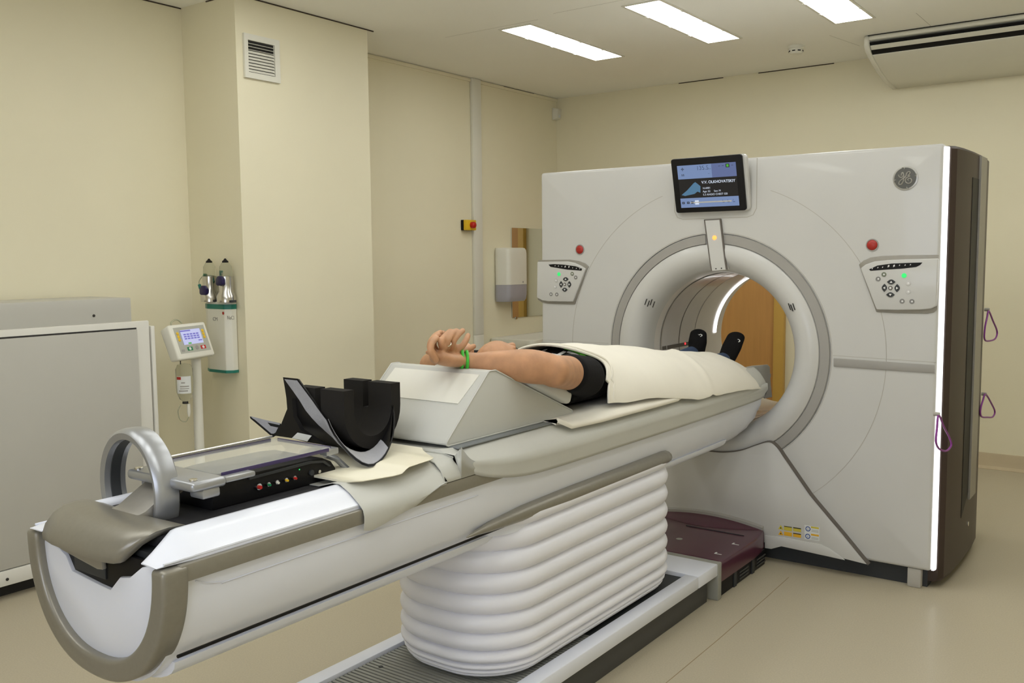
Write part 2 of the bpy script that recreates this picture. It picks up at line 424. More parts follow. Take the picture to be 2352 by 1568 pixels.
# rear cover with hole
ro = gantry_outline(0.0)
rr0 = [[(x, 1.10, z) for x, z in polar_match(ro, 0.56)], [(p.x*0.95, 1.10, p.y) for p in ro], [(p.x*0.975, 1.06, p.y) for p in ro]]
loft('rear_cover', rr0, WHITE, G, cap=False)
def side_cover(s):
    R = []
    outer = plan; inner = [(x-0.05, y+0.0) for x, y in plan[::-1]]
    sec = outer+[(1.0, 1.07), (1.0, 0.06)]
    zs = [0.03, 0.05, 0.3, 1.0, 1.9, 2.0, 2.012]
    ins = [0.012, 0.0, 0.0, 0.0, 0.0, 0.0, 0.010]
    for z, i_ in zip(zs, ins):
        R.append([(s*(x-(i_ if q < len(outer) else 0)), y, z) for q, (x, y) in enumerate(sec)])
    loft('side_cover', R, BROWN, G, angle=30)
    # recessed black slot, grey fin and brown lip along the side
    def strip(name, y0, y1, z0, z1, dx, mt, slant=0.0):
        def xs(y):
            for (xa, ya), (xb, yb) in zip(plan, plan[1:]):
                if ya <= y <= yb: return xa+(xb-xa)*(y-ya)/(yb-ya)
            return 1.1
        A = []
        for y in (y0, (y0+y1)/2, y1):
            t = (y-y0)/(y1-y0)
            A.append([(s*(xs(y)+dx), y, z0+slant*t), (s*(xs(y)+dx), y, z1), (s*(xs(y)-0.01), y, z1), (s*(xs(y)-0.01), y, z0+slant*t)])
        loft(name, A, mt, G)
    strip('side_slot', 0.345, 0.485, 0.27, 1.89, 0.002, BLACK, 0.10)
    strip('side_fin', 0.49, 0.65, 0.33, 2.0, 0.010, SILVER)
    strip('side_slot', 0.66, 0.71, 0.33, 1.75, 0.002, BLACK)
    disc_dir('side_screw', (s*1.132, 0.52, 0.20), (s, 0, 0), 0.012, 0.004, CHROME, G)
    # glowing edge strip
    yo = 0.0 if s > 0 else 0.022
    xo = 1.0735 if s > 0 else 1.0695
    loft('edge_light', [[(s*xo, 0.008+yo, z), (s*(xo+0.010), 0.011+yo, z), (s*(xo+0.015), 0.028+yo*0.4, z), (s*(xo+0.013), 0.052, z), (s*xo, 0.052, z)] for z in (0.095, 2.006)], LED, G)
side_cover(1); side_cover(-1)
# base
box('base', -1.03, 1.05, 0.05, 0.9, 0.0, 0.095, CHAR, G)
for s in (-1, 1):
    box('levelling_foot', s*1.0-0.03, s*1.0+0.03, 0.008, 0.05, 0.0, 0.09, LINEG, G, 0.006)
# bore: ring band, funnel, liner
def arc_lathe(name, prof, mt, a0=0, a1=360, n=120, closed=True, angle=35):
    R = []
    full = abs(a1-a0-360) < 1e-3
    for r, y in prof:
        ring = [(r*math.cos(math.radians(a0+(a1-a0)*k/n)), y, ZC+r*math.sin(math.radians(a0+(a1-a0)*k/n))) for k in range(n if full else n+1)]
        R.append(ring)
    return finish(name, loft_bm(R, full, False), mt, G, angle=angle)
# grey band interrupted at the top plate (90 deg)
arc_lathe('grey_ring_band', [(0.598, 0.01), (0.595, -0.004), (0.551, -0.006), (0.547, 0.01)], BAND, 94.5, 445.5, 160)
arc_lathe('bore_funnel', [(0.603, 0.02), (0.598, 0.004), (0.549, 0.003), (0.545, -0.008), (0.52, -0.022), (0.49, -0.026), (0.462, -0.018), (0.44, 0.0), (0.422, 0.02), (0.410, 0.048), (0.404, 0.085), (0.402, 0.13)], WHITE, n=128)
liner = arc_lathe('bore_liner', [(0.402, 0.125), (0.4005, 0.14), (0.400, 1.00), (0.405, 1.04), (0.42, 1.07), (0.48, 1.092), (0.57, 1.101)], LINER, n=128)
arc_lathe('scan_window', [(0.3985, 0.19), (0.3978, 0.20), (0.3978, 0.62), (0.3985, 0.63)], SCANW, n=128)
for yy, mt, wd in ((0.19, SILVER, 0.012), (0.42, LINED, 0.008), (0.625, BAND, 0.008)):
    arc_lathe('bore_seam', [(0.3972, yy), (0.3968, yy+wd*0.2), (0.3968, yy+wd*0.8), (0.3972, yy+wd)], mt, n=128)
def bore_patch(name, a0, a1, y0, y1, mt, r=0.3962):
    R = [[(r*math.cos(math.radians(a)), y, ZC+r*math.sin(math.radians(a))) for y in (y0, y1)] for a in [a0+(a1-a0)*k/24 for k in range(25)]]
    return finish(name, loft_bm(R, False, False), mt, G)
bore_patch('bore_light_arc', 112, 178, 0.905, 0.945, LED)
bore_patch('bore_light_arc', 2, 68, 0.905, 0.945, LED)
bore_patch('bore_bar', 182, 185, 0.21, 0.26, LINED)
bore_patch('bore_bar', 182, 185, 0.27, 0.60, LINED)
for yy in (0.50,):
    a = math.radians(183)
    disc_dir('laser_lamp', (0.396*math.cos(a), yy, ZC+0.396*math.sin(a)), (1, 0, 0), 0.006, 0.003, GLOWR, G, 10)
# microphone slots on the funnel
for px0 in ((1483, 693), (1489, 697), (1495, 694), (1501, 699)), ((1813, 704), (1818, 707), (1823, 704)):
    for (px, py) in px0:
        p = ony(px, py, -0.029); sgn = 1 if px < 1600 else -1
        a = Vector((0.006*sgn, 0, 0.016)); b = Vector((0.0022, 0, 0))
        prism('speaker_slot', [p-a-b, p-a+b, p+a+b, p+a-b], (0, 0.004, 0), INK, G)
# seams on the face
def face_line(name, pts, wd, mt, y=-0.0006):
    pts = [Vector((p[0], 0, p[1])) for p in pts]
    A = []
    for i, p in enumerate(pts):
        t = (pts[min(i+1, len(pts)-1)]-pts[max(i-1, 0)]).normalized(); nn = Vector((t.z, 0, -t.x))
        A.append([p+nn*wd/2+Vector((0, 0.001, 0)), p+nn*wd/2+Vector((0, y, 0)), p-nn*wd/2+Vector((0, y, 0)), p-nn*wd/2+Vector((0, 0.001, 0))])
    return loft(name, A, mt, G)
DY = -0.032
def F(px, py, y=0.0): v = ony(px, py, y); return (v.x, v.z)
def circ(r, a0, a1, n=40): return [(r*math.cos(math.radians(a0+(a1-a0)*k/n)), ZC+r*math.sin(math.radians(a0+(a1-a0)*k/n))) for k in range(n+1)]
face_line('cover_seam', circ(0.855, -72, 70, 70), 0.0028, LINEG)
face_line('cover_seam', circ(0.855, 110, 200, 50), 0.0028, LINEG)
face_line('cover_seam', circ(0.606, 95, 445, 120), 0.003, LINEG)
sp = smooth_path([Vector((F(*p, DY)[0], 0, F(*p, DY)[1])) for p in ((1580, 1026), (1620, 1034), (1660, 1038), (1700, 1034), (1735, 1022), (1765, 1014), (1783, 1024), (1800, 1048))], 6)
rest = [F(1860, 1135, DY), F(1872, 1150, DY), F(1935, 1225, DY), F(1994, 1297, DY)]
face_line('dock_seam', [(p.x, p.z) for p in sp]+rest, 0.005, LINED, DY-0.0015)
# dock cover: slightly proud lower panel left of the diagonal seam
left_edge = [(-0.62, 0.10), (-0.62, 0.50)]
dock_pts = [(p.x, p.z) for p in sp]+rest
poly = [(-0.55, 0.495), (-0.35, 0.49)]+dock_pts+[(0.55, 0.10), (-0.55, 0.10)]
prism('dock_cover', [(x, 0.002, z) for x, z in poly], (0, DY-0.002, 0), WHITE, G, 0.004, 2)
# grey bars
for a, b, c, d in ((F(1915, 822), F(2148, 838), F(2148, 857), F(1915, 841)),):
    prism('grey_bar', [(p[0], 0.002, p[1]) for p in (a, b, c, d)], (0, -0.008, 0), BAND, G, 0.003)
prism('grey_bar', [(x, 0.002, z) for x, z in ((-1.066, 1.050), (-0.615, 1.050), (-0.615, 0.985), (-1.066, 0.985))], (0, -0.008, 0), BAND, G, 0.003)
face_line('bar_seam', [F(1913, 816), F(2150, 832)], 0.002, LINEG); face_line('bar_seam', [(-1.066, 1.06), (-0.62, 1.06)], 0.002, LINEG)
text_obj('model_lettering', 'Revolution', 0.052, (-1.052, -0.0065, 0.997), (1, 0, 0), (0, 0, 1), INK, G)
# emergency buttons
for px, py in ((1332, 573), (2003.5, 562.5)):
    p = ony(px, py, 0); 
    disc_dir('emergency_button', (p.x, 0.001, p.z), (0, -1, 0), 0.0235, 0.006, DRED, G, 24, 0.006)
    lathe('button_collar', [(0.029, 0.001), (0.029, -0.003), (0.0245, -0.003), (0.0245, 0.001)], (p.x, 0, p.z), BAND, G, 'Y', 24, cap=False)
# control pods
def pod(outer, inner, strip_, dots, arrows, small, side):
    prism('pod_recess', [(F(*p)[0], 0.004, F(*p)[1]) for p in outer], (0, -0.009, 0), SILVER, G, 0.003)
    pl = prism('control_panel', [(F(*p)[0], 0.002, F(*p)[1]) for p in inner], (0, -0.018, 0), WHITE, G, 0.006, 3)
    pl['label'] = 'white button panel'
    st = prism('symbol_strip', [(F(*p)[0], -0.0155, F(*p)[1]) for p in strip_], (0, -0.0015, 0), BLACK, None); sub(st, pl)
    for i, p in enumerate(dots):
        x, z = F(*p); r_ = 0.0062 if i in (3, 4) else 0.0035
        d_ = prism('symbol', [(x-r_*0.6, -0.017, z-r_), (x+r_*0.6, -0.017, z-r_*0.3), (x+r_*0.5, -0.017, z+r_), (x-r_*0.5, -0.017, z+r_*0.5)], (0, -0.0006, 0), INKW); sub(d_, pl)
    for kind, p in arrows:
        x, z = F(*p)
        if kind == 'c':
            b = disc_dir('round_button', (x, -0.0155, z), (0, -1, 0), 0.0095, 0.003, LINED); sub(b, pl)
            b = disc_dir('button_mark', (x, -0.0185, z), (0, -1, 0), 0.0050, 0.0006, INKW); sub(b, pl); continue
        ang = {'u': 90, 'l': 180, 'd': 270, 'r': 0}[kind]
        ca, sa = math.cos(math.radians(ang)), math.sin(math.radians(ang))
        prof = []
        for q in range(14):  # leaf shape
            t = q/13; prof.append((0.0115*math.sin(PI*t), -0.0185+0.037*t))
        prof += [(-0.011*math.sin(PI*(1-q/13)), 0.0185-0.037*q/13) for q in range(1, 13)]
        pts_ = [(x+ca*u-sa*v, -0.0155, z+sa*u+ca*v) for u, v in prof]
        b = prism('arrow_button', pts_, (0, -0.004, 0), CHAR); sub(b, pl)
        tri = [(x+ca*u-sa*v, -0.0195, z+sa*u+ca*v) for u, v in ((0.006, 0), (-0.004, 0.006), (-0.004, -0.006))]
        b = prism('arrow_mark', tri, (0, -0.0006, 0), INKW); sub(b, pl)
    for mt, p in small:
        x, z = F(*p)
        b = disc_dir('round_button', (x, -0.0155, z), (0, -1, 0), 0.0108, 0.003, mt); sub(b, pl)
        b = disc_dir('button_mark', (x+0.001, -0.0185, z), (0, -1, 0), 0.0040, 0.0006, INKW if mt is not GLOWG else GLOWG); sub(b, pl)
def c7(x, y): return (1960+x/7.84, 540+y/7.84)
def c8(x, y): return (1230+x/10.45, 570+y/10.45)
OLIVE = mat('olive_grey_button', (120, 126, 108), 0.4); BTNG = mat('grey_button', (132, 130, 128), 0.4); BTNW = mat('pale_button', (200, 198, 196), 0.35)
pod([(1973, 607), (1984, 598), (2000, 591), (2025, 587.5), (2070, 586), (2157, 585), (2154, 710), (2145, 717), (2130, 720), (2060, 719), (2013, 716)],
    [(1978, 616), (1990, 607), (2010, 600), (2040, 597), (2080, 595), (2157, 593), (2153, 702), (2140, 709), (2120, 711), (2060, 712), (2015, 711)],
    [c7(*p) for p in ((300, 615), (330, 640), (600, 618), (900, 600), (1150, 570), (1220, 535), (1260, 490), (1000, 497), (700, 510), (450, 545))],
    [c7(*p) for p in ((360, 600), (460, 582), (545, 575), (652, 555), (750, 550), (850, 540), (950, 537), (1045, 530))],
    [(k_, c7(*p)) for k_, p in (('u', (700, 840)), ('l', (578, 945)), ('r', (805, 950)), ('d', (685, 1068)), ('c', (685, 948)))],
    [(m_, c7(*p)) for m_, p in ((GLOWG, (930, 725)), (OLIVE, (568, 705)), (BTNG, (465, 785)), (BTNW, (1005, 862)), (BTNW, (1005, 1012)), (BTNG, (895, 1185)), (BTNG, (1070, 1190)))], 'R')
pod([(1237, 597), (1310, 596), (1330, 599), (1345, 605), (1353, 612), (1348, 622), (1321, 699), (1260, 697), (1245, 694), (1236, 688)],
    [(1237, 601), (1305, 600), (1322, 603), (1337, 610), (1348, 617), (1319, 693), (1262, 692), (1248, 690), (1236, 683)],
    [c8(*p) for p in ((350, 390), (400, 445), (800, 510), (1140, 535), (1155, 490), (1000, 430), (700, 390), (480, 378))],
    [c8(*p) for p in ((510, 420), (590, 425), (670, 435), (752, 440), (842, 445), (930, 468), (1018, 480), (1100, 490))],
    [(k_, c8(*p)) for k_, p in (('u', (765, 740)), ('l', (655, 865)), ('r', (852, 865)), ('d', (742, 990)), ('c', (740, 865)))],
    [(m_, c8(*p)) for m_, p in ((GLOWG, (600, 620)), (OLIVE, (918, 610)), (BTNG, (1003, 697)), (BTNW, (530, 770)), (BTNW, (505, 920)), (BTNG, (410, 1100)), (BTNG, (548, 1105)))], 'L')
# emblem
LX, LZ = 0.916, 1.877
bd = disc_dir('emblem', (LX, 0.001, LZ), (0, -1, 0), 0.054, 0.005, LOGOS, G, 40); bd['label'] = 'round dark emblem with script monogram'
e = disc_dir('emblem_field', (LX, -0.004, LZ), (0, -1, 0), 0.0470, 0.0012, LOGOG, None, 40); sub(e, bd)
def lg(x, y): return Vector((LX+(x-808)/530*0.0535, -0.0055, LZ-(y-760)/530*0.0535))
for st in ([(520, 600), (560, 690), (640, 735), (700, 690), (735, 600), (700, 510), (655, 545), (640, 640)], [(690, 510), (740, 600), (750, 740), (730, 880), (670, 1000), (590, 1040), (545, 980), (580, 890), (660, 820), (740, 760), (800, 720)],
           [(800, 740), (845, 640), (865, 560), (930, 490), (1000, 510), (985, 600), (920, 660), (1010, 690), (920, 720), (840, 790), (815, 880), (860, 970), (950, 1008), (1045, 970), (1085, 880), (1040, 800), (955, 785), (915, 845), (955, 890)]):
    e = tube('monogram', smooth_path([lg(*p) for p in st], 5), 0.0030, LOGOS, None, 6, flat=1.0); sub(e, bd)
for a in (108, 20, -68, 200):
    q0 = [Vector((LX+r*math.cos(math.radians(a+da)), -0.0055, LZ+r*math.sin(math.radians(a+da)))) for r, da in ((0.050, 0), (0.0480, -6), (0.044, -12), (0.040, -8 if a == 108 else -10))]
    e = tube('swirl', smooth_path(q0, 4), 0.0020, LOGOS, None, 6); sub(e, bd)
# monitor
M0, M1 = Vector((-0.198, -0.03, 1.760)), Vector((-0.198, -0.10, 2.028))
mu = (M1-M0).normalized(); mx = Vector((1, 0, 0)); mn = mx.cross(mu).normalized()  # normal towards camera?
if mn.y > 0: mn = -mn
MW, MH = 0.379, (M1-M0).length
def mp_(u, v, d=0.0): return M0+mx*(u*MW)+mu*(v*MH)+mn*d
rr_ = rrect(0, MW, 0, MH, 0.012, 4)
mon = prism('monitor', [M0+mx*u+mu*v for u, v in rr_], -mn*0.016, BLACK, G, 0.003); mon['label'] = 'black framed patient display'
rr2 = rrect(-0.006, MW+0.016, -0.006, MH-0.004, 0.02, 4)
hs = prism('monitor_housing', [M0+mx*u+mu*v-mn*0.0165 for u, v in rr2], -mn*0.03, WHITE, G, 0.008, 3)
box('monitor_mount', -0.12, 0.12, -0.045, 0.03, 1.80, 1.93, WHITE, G, 0.01)
face_line('monitor_seam', [(-0.222, 2.015), (-0.222, 1.77), (-0.205, 1.738), (-0.175, 1.728), (0.175, 1.728), (0.205, 1.738), (0.222, 1.77), (0.222, 2.015)], 0.004, LINEG)
def quad_on(name, u0, u1, v0, v1, mt, d):
    o = prism(name, [mp_(u0, v0, d), mp_(u1, v0, d), mp_(u1, v1, d), mp_(u0, v1, d)], mn*0.0003, mt); sub(o, mon); return o
quad_on('screen', 0.085, 0.915, 0.095, 0.875, SCR_DARK, 0.0005)
quad_on('screen_area', 0.085, 0.575, 0.625, 0.875, SCR_BLUE, 0.001)
quad_on('screen_area', 0.575, 0.915, 0.625, 0.875, SCR_BLUE2, 0.001)
quad_on('screen_area', 0.085, 0.915, 0.095, 0.27, SCR_BLUE, 0.001)
o = prism('screen_picture', [mp_(u, v, 0.001) for u, v in ((0.11, 0.335), (0.16, 0.315), (0.30, 0.345), (0.345, 0.385), (0.385, 0.36), (0.395, 0.48), (0.345, 0.54), (0.325, 0.56), (0.30, 0.54), (0.20, 0.42))], mn*0.0003, SCR_CYAN); sub(o, mon)
def mtext(s, u, v, size, mt, align='LEFT', bold=0.0):
    p = mp_(u, v, 0.0012); o = text_obj('screen_lettering', s, size, p, mx, mu, mt, None, align, 0.0001, bold); sub(o, mon)
mtext('135.5', 0.36, 0.775, 0.030, INK); mtext('mm', 0.525, 0.775, 0.010, INK); mtext('--', 0.52, 0.69, 0.014, INK)
mtext('V.V. OLKHOVATSKIY', 0.415, 0.525, 0.0193, SCR_WHITE, bold=0.0003)
mtext('16.6001', 0.42, 0.425, 0.0135, SCR_WHITE); mtext('Age: 52', 0.42, 0.365, 0.0135, SCR_WHITE); mtext('Sex: M', 0.58, 0.365, 0.0135, SCR_WHITE)
mtext('5.3 ANGIO CHEST GSI', 0.42, 0.305, 0.0135, SCR_WHITE)
mtext('+', 0.135, 0.765, 0.032, INK, bold=0.001)
quad_on('icon', 0.135, 0.18, 0.685, 0.692, INK, 0.0012); quad_on('icon', 0.14, 0.152, 0.70, 0.715, INK, 0.0012); quad_on('icon', 0.163, 0.175, 0.70, 0.715, INK, 0.0012)
quad_on('icon', 0.775, 0.825, 0.79, 0.855, SCR_DARK, 0.0012); quad_on('icon', 0.785, 0.815, 0.80, 0.845, SCR_GREEN, 0.0014)
for u in (0.685, 0.735, 0.865): quad_on('icon', u-0.012, u+0.012, 0.82, 0.826, SCR_DARK, 0.0012)
for u in (0.125, 0.195, 0.255): quad_on('icon', u-0.018, u+0.018, 0.165, 0.205, INK, 0.0012); quad_on('icon', u-0.008, u+0.008, 0.178, 0.193, SCR_BLUE, 0.0014)
quad_on('icon', 0.295, 0.35, 0.145, 0.225, SCR_WHITE, 0.0012); mtext('A', 0.307, 0.16, 0.02, INK)
for u in (0.70, 0.77, 0.845): quad_on('icon', u-0.014, u+0.016, 0.165, 0.172, INK, 0.0012); quad_on('icon', u-0.014, u-0.004, 0.19, 0.215, SCR_BLUE2, 0.0012)
# indicator plate across the ring
ipts = [ony(1618, 505, -0.010), ony(1655, 503, -0.010), ony(1669, 619, -0.030), ony(1634, 622, -0.030)]
def ip(u, t, d):
    a = ipts[0].lerp(ipts[3], t); b = ipts[1].lerp(ipts[2], t); p = a.lerp(b, u)
    y = -0.012-0.022*t+0.03*max(0, t-0.85)
    return Vector((p.x, y-d, p.z))
R = []
for q in range(13):
    t = q/12; R.append([ip(0, t, 0), ip(1, t, 0), ip(1, t, -0.03), ip(0, t, -0.03)])
pl = loft('indicator_plate', R, WHITE, G)
for u0, u1 in ((-0.02, 0.05), (0.94, 1.02)):
    R = [[ip(u0, q/12, 0.001), ip(u1, q/12, 0.001), ip(u1, q/12, -0.01), ip(u0, q/12, -0.01)] for q in range(13)]
    e = loft('plate_edge', R, LINED); sub(e, pl)
R = [[ip(0, t, 0.001), ip(1, t, 0.001), ip(1, t, -0.01), ip(0, t, -0.01)] for t in (-0.01, 0.012)]
e = loft('plate_edge', R, LINED); sub(e, pl)
c_ = ip(0.5, 0.36, 0.0005); e = disc_dir('orange_lamp', c_, (0, -1, 0), 0.0115, 0.002, GLOWO, None, 20); sub(e, pl)
for u in (0.32, 0.68): 
    e = disc_dir('plate_screw', ip(u, 0.965, 0.0), (0, -1, 0), 0.0035, 0.0015, INK, None, 10); sub(e, pl)
# stickers
def sticker(px0, py0, px1, py1, mt, name='warning_sticker', d=-0.0045):
    d = d+DY+0.004
    a = F(px0, py0, DY); b = F(px1, py0+(px1-px0)*0.16, DY); c = F(px1, py1+(px1-px0)*0.16, DY); e_ = F(px0, py1, DY)
    return prism(name, [(p[0], d, p[1]) for p in (a, b, c, e_)], (0, -0.0006, 0), mt, G)
sticker(1801, 1207, 1819, 1217, STICKY); sticker(1822, 1210, 1840, 1219, STICKY)
sticker(1801, 1220, 1819, 1229, STICKO); sticker(1822, 1223, 1840, 1232, STICKO)
for (px, py, mt) in ((1793.5, 1211, STICKY), (1793.5, 1224, STICKO)):
    prism('warning_triangle', [(F(qx, qy, DY)[0], DY-0.0005, F(qx, qy, DY)[1]) for qx, qy in ((px-6, py+3.5), (px+6, py+5), (px, py-6))], (0, -0.0006, 0), mt, G)
    disc_dir('warning_mark', (F(px, py+1, DY)[0], DY-0.0011, F(px, py+1, DY)[1]), (0, -1, 0), 0.0035, 0.0004, INK, G, 8)
for (a, b, c, d) in ((1801, 1207, 1819, 1208.5), (1822, 1210, 1840, 1212), (1822, 1223, 1840, 1225)): sticker(a, b, c, d, INK, 'sticker_lettering', -0.0052)
sticker(1848, 1205, 1882, 1237, STICKW)
for (px, py) in ((1856, 1214), (1855.5, 1231)):
    x, z = F(px, py, DY); lathe('round_symbol', [(0.0125, 0), (0.0125, -0.0006), (0.0085, -0.0006), (0.0085, 0)], (x, DY-0.0011, z), INKB, G, 'Y', 20, cap=False)
    text_obj('sticker_lettering', 'i', 0.016, (x-0.002, DY-0.0016, z-0.006), (1, 0, 0), (0, 0, 1), INKB, G)
sticker(1863, 1208, 1881, 1212, STICKY, d=-0.0051); sticker(1863, 1225, 1881, 1229, STICKO, d=-0.0051)
for dy in (1216, 1219, 1233, 1236): sticker(1864, dy, 1880, dy+0.9, BAND, 'sticker_lettering', -0.0051)
# lower relief shape with cable recess
sp2 = [F(qx, qy, DY) for qx, qy in ((1757, 1228), (1800, 1233), (1850, 1243), (1885, 1249), (1905, 1258), (1925, 1272), (1942, 1286), (1905, 1278), (1860, 1268), (1795, 1254), (1772, 1260), (1757, 1258))]
prism('lower_relief', [(p[0], DY+0.002, p[1]) for p in sp2], (0, -0.008, 0), WHITE, G, 0.004)
# cord loops on the side
def loop_cord(px0, pts_px, x, label):
    P = [onx(px, py, x) for px, py in pts_px]
    tube('cord_loop', smooth_path(P, 6, True), 0.0045, PURPLE, G, 8, True)
    c = onx(px0[0], px0[1], x); disc_dir('cord_clip', c-Vector((0.02, 0, 0)), (1, 0, 0), 0.009, 0.024, LINEG, G, 12)
loop_cord((2156, 951), [(2156, 953), (2168, 980), (2181, 1005), (2185, 1022), (2174, 1035), (2158, 1031), (2150, 1015), (2152, 985)], 1.128, '')
loop_cord((2264, 905), [(2264, 905), (2278, 928), (2285, 945), (2280, 957), (2268, 958), (2254, 956), (2252, 940), (2258, 918)], 1.128, '')
loop_cord((2271, 711), [(2271, 714), (2280, 735), (2290, 760), (2287, 776), (2276, 782), (2262, 780), (2262, 755), (2267, 730)], 1.128, '')

# ================================================================== PATIENT TABLE
T = thing('patient_table', 'long white motorised patient table with ribbed bellows base', 'patient table', (0, -1.7, 0))
YN, YE = -3.335, 0.02
def D_prof(hw, ztop, depth, n=28, p=2.35):
    """U profile from +x top round the bottom to -x top (x,z)"""
    out = []
    for k_ in range(n+1):
        a = PI*k_/n
        c, s_ = math.cos(a), math.sin(a)
        out.append((hw*math.copysign(abs(c)**(2/p), c), ztop-depth*(abs(s_)**(2/p))))
    return out
def body_ring(y, ztop, zlift, hw=0.264, depth=0.285):
    pr = D_prof(hw, ztop, depth)
    return [(x, y, max(z, 0.88-depth+zlift)) for x, z in pr]
R = []
for y, lift in ((YN, 0), (-2.5, 0), (-1.5, 0), (-0.6, 0), (-0.25, 0), (-0.18, 0.006), (-0.12, 0.03), (-0.07, 0.07), (-0.03, 0.12), (0.0, 0.18), (0.015, 0.24)):
    R.append(body_ring(y, 0.872, lift))
tb = loft('table_body', R, TWHITE, T, angle=40)
# underside shroud below a dark groove
R = []
for y in (YN+0.03, -2.6, -1.5, -0.5, -0.3):
    R.append([(x, y, z-0.006) for x, z in D_prof(0.205, 0.665, 0.066, 16, 2.2)])
loft('underside_shroud', R, TWHITE, T)
for s in (-1, 1):
    gp = [(s*0.231, y, 0.683) for y in (YN+0.02, -2.4, -1.2, -0.3)]
    tube('side_groove', gp[:3], 0.004, BLACK, T, 6)
    box('side_rail', min(s*0.258, s*0.279), max(s*0.258, s*0.279), YN+0.005, -0.02, 0.858, 0.897, CHAMP, T, 0.004)
    # shallow step line on the body side
    def bx(z): 
        s_ = ((0.872-z)/0.285)**(2.35/2); return 0.264*math.sqrt(max(0, 1-s_*s_))**(2/2.35)
    tube('side_relief', smooth_path([(s*(bx(z)+0.0002), y, z) for y, z in ((YN+0.05, 0.850), (YN+0.08, 0.836), (YN+0.13, 0.826), (YN+0.2, 0.825), (-2.3, 0.825))], 5), 0.0020, TWHITE, T, 6)
# end frame and plate
oo = D_prof(0.283, 0.895, 0.298, 40, 2.25); ii = D_prof(0.236, 0.895, 0.248, 40, 2.25)
bm = prism_bm([(x, -3.375, z) for x, z in oo]+[(x, -3.375, z) for x, z in ii[::-1]], (0, 0.065, 0))
bevel(bm, 0.010, 3, 50); finish('end_frame', bm, CHAMP, T)
notch = [(0.232, 0.888), (0.205, 0.889), (0.170, 0.880), (0.125, 0.850), (0.085, 0.842), (0.045, 0.806), (0.00, 0.808), (-0.115, 0.818), (-0.140, 0.850), (-0.165, 0.862), (-0.200, 0.872), (-0.218, 0.886), (-0.232, 0.889)]
pp = [(x, z) for x, z in D_prof(0.238, 0.888, 0.243, 40, 2.25)]
poly = [(x, -3.355, z) for x, z in pp[1:-1]]+[(x, -3.355, z) for x, z in notch[::-1]]
prism('end_plate', poly, (0, 0.035, 0), TWHITE, T, 0.005, 2, 50)
box('end_cavity', -0.215, 0.20, -3.346, -3.336, 0.795, 0.893, BLACK, T, 0.002)
box('end_lens', -0.11, 0.02, -3.350, -3.346, 0.822, 0.865, CHAR, T, 0.001)
# cradle deck
prism('cradle_deck', [(-0.255, -3.33, 0.885), (0.255, -3.33, 0.885), (0.255, 0.0, 0.885), (-0.255, 0.0, 0.885)], (0, 0, 0.02), CHAR, T)
box('black_mat', -0.20, 0.185, -3.30, -2.35, 0.905, 0.934, BLKFAB, T, 0.006)
# white side cushions
for s in (-1, 1):
    sec = [(0.266, 0.8972), (0.266, 0.908), (0.225, 0.936), (0.190, 0.950), (0.176, 0.948), (0.168, 0.936), (0.168, 0.905), (0.176, 0.900)]
    sc = []
    def cring(y, f):
        return [(s*x, y, 0.900+(z-0.900)*f) for x, z in sec]
    Rr = [[(s*(0.262-0.03*(x < 0.2)*0+0*(z)), y0, 0.9) for x, z in sec] for y0 in ()]
    R = []
    for y, f in ((-3.375, 0.06), (-3.365, 0.16), (-3.325, 0.55), (-3.285, 0.96), (-3.27, 1.0), (-2.9, 1.0), (-2.5, 1.0), (-2.35, 0.98), (-2.30, 0.7), (-2.27, 0.15)):
        xs_ = 1.0
        ring = []
        for x, z in sec:
            xx = x if y > -3.28 else x+(0.255-x)*min(1, (-3.28-y)/0.12)*0.55
            ring.append((s*xx, y, 0.900+(z-0.900)*f))
        R.append(ring)
    loft('side_cushion', R, PANELW if False else TWHITE, T, angle=50)
    tube('cushion_piping', [(s*0.264, y, 0.905) for y in (-3.36, -3.0, -2.3)], 0.003, TWHITE, T, 6)
# handle cap at the end
R = []
cc = [(-3.240, 0.936), (-3.243, 0.945), (-3.262, 0.952), (-3.30, 0.956), (-3.335, 0.953), (-3.362, 0.941), (-3.382, 0.920), (-3.391, 0.897), (-3.390, 0.884), (-3.382, 0.881), (-3.372, 0.893), (-3.352, 0.920), (-3.32, 0.936), (-3.27, 0.935)]
cz_ = 0.925
for x, f, dy, sh in ((-0.246, 0.35, 0.030, 0), (-0.241, 0.62, 0.028, 0), (-0.228, 0.84, 0.024, 0), (-0.20, 0.97, 0.016, 0), (-0.14, 1.0, 0.007, 0), (-0.05, 1.0, 0.0, 0), (0.04, 1.0, 0.0, 0.3), (0.10, 1.0, 0.004, 0.8), (0.138, 0.99, 0.008, 1.3), (0.160, 0.95, 0.012, 1.6), (0.167, 0.90, 0.014, 1.7)):
    R.append([(x+sh*(z-0.945)*0.45, -3.240+(y+3.240)*f+dy*0.6, cz_+(z-cz_)*f) for y, z in cc])
loft('end_handle', R, CHAMP, T, angle=60)
prism('handle_lip', [(-0.16, -3.372, 0.884), (0.065, -3.384, 0.884), (0.065, -3.382, 0.862), (0.04, -3.380, 0.858), (-0.13, -3.368, 0.868)], (0, 0.012, 0), CHAMP, T, 0.003)
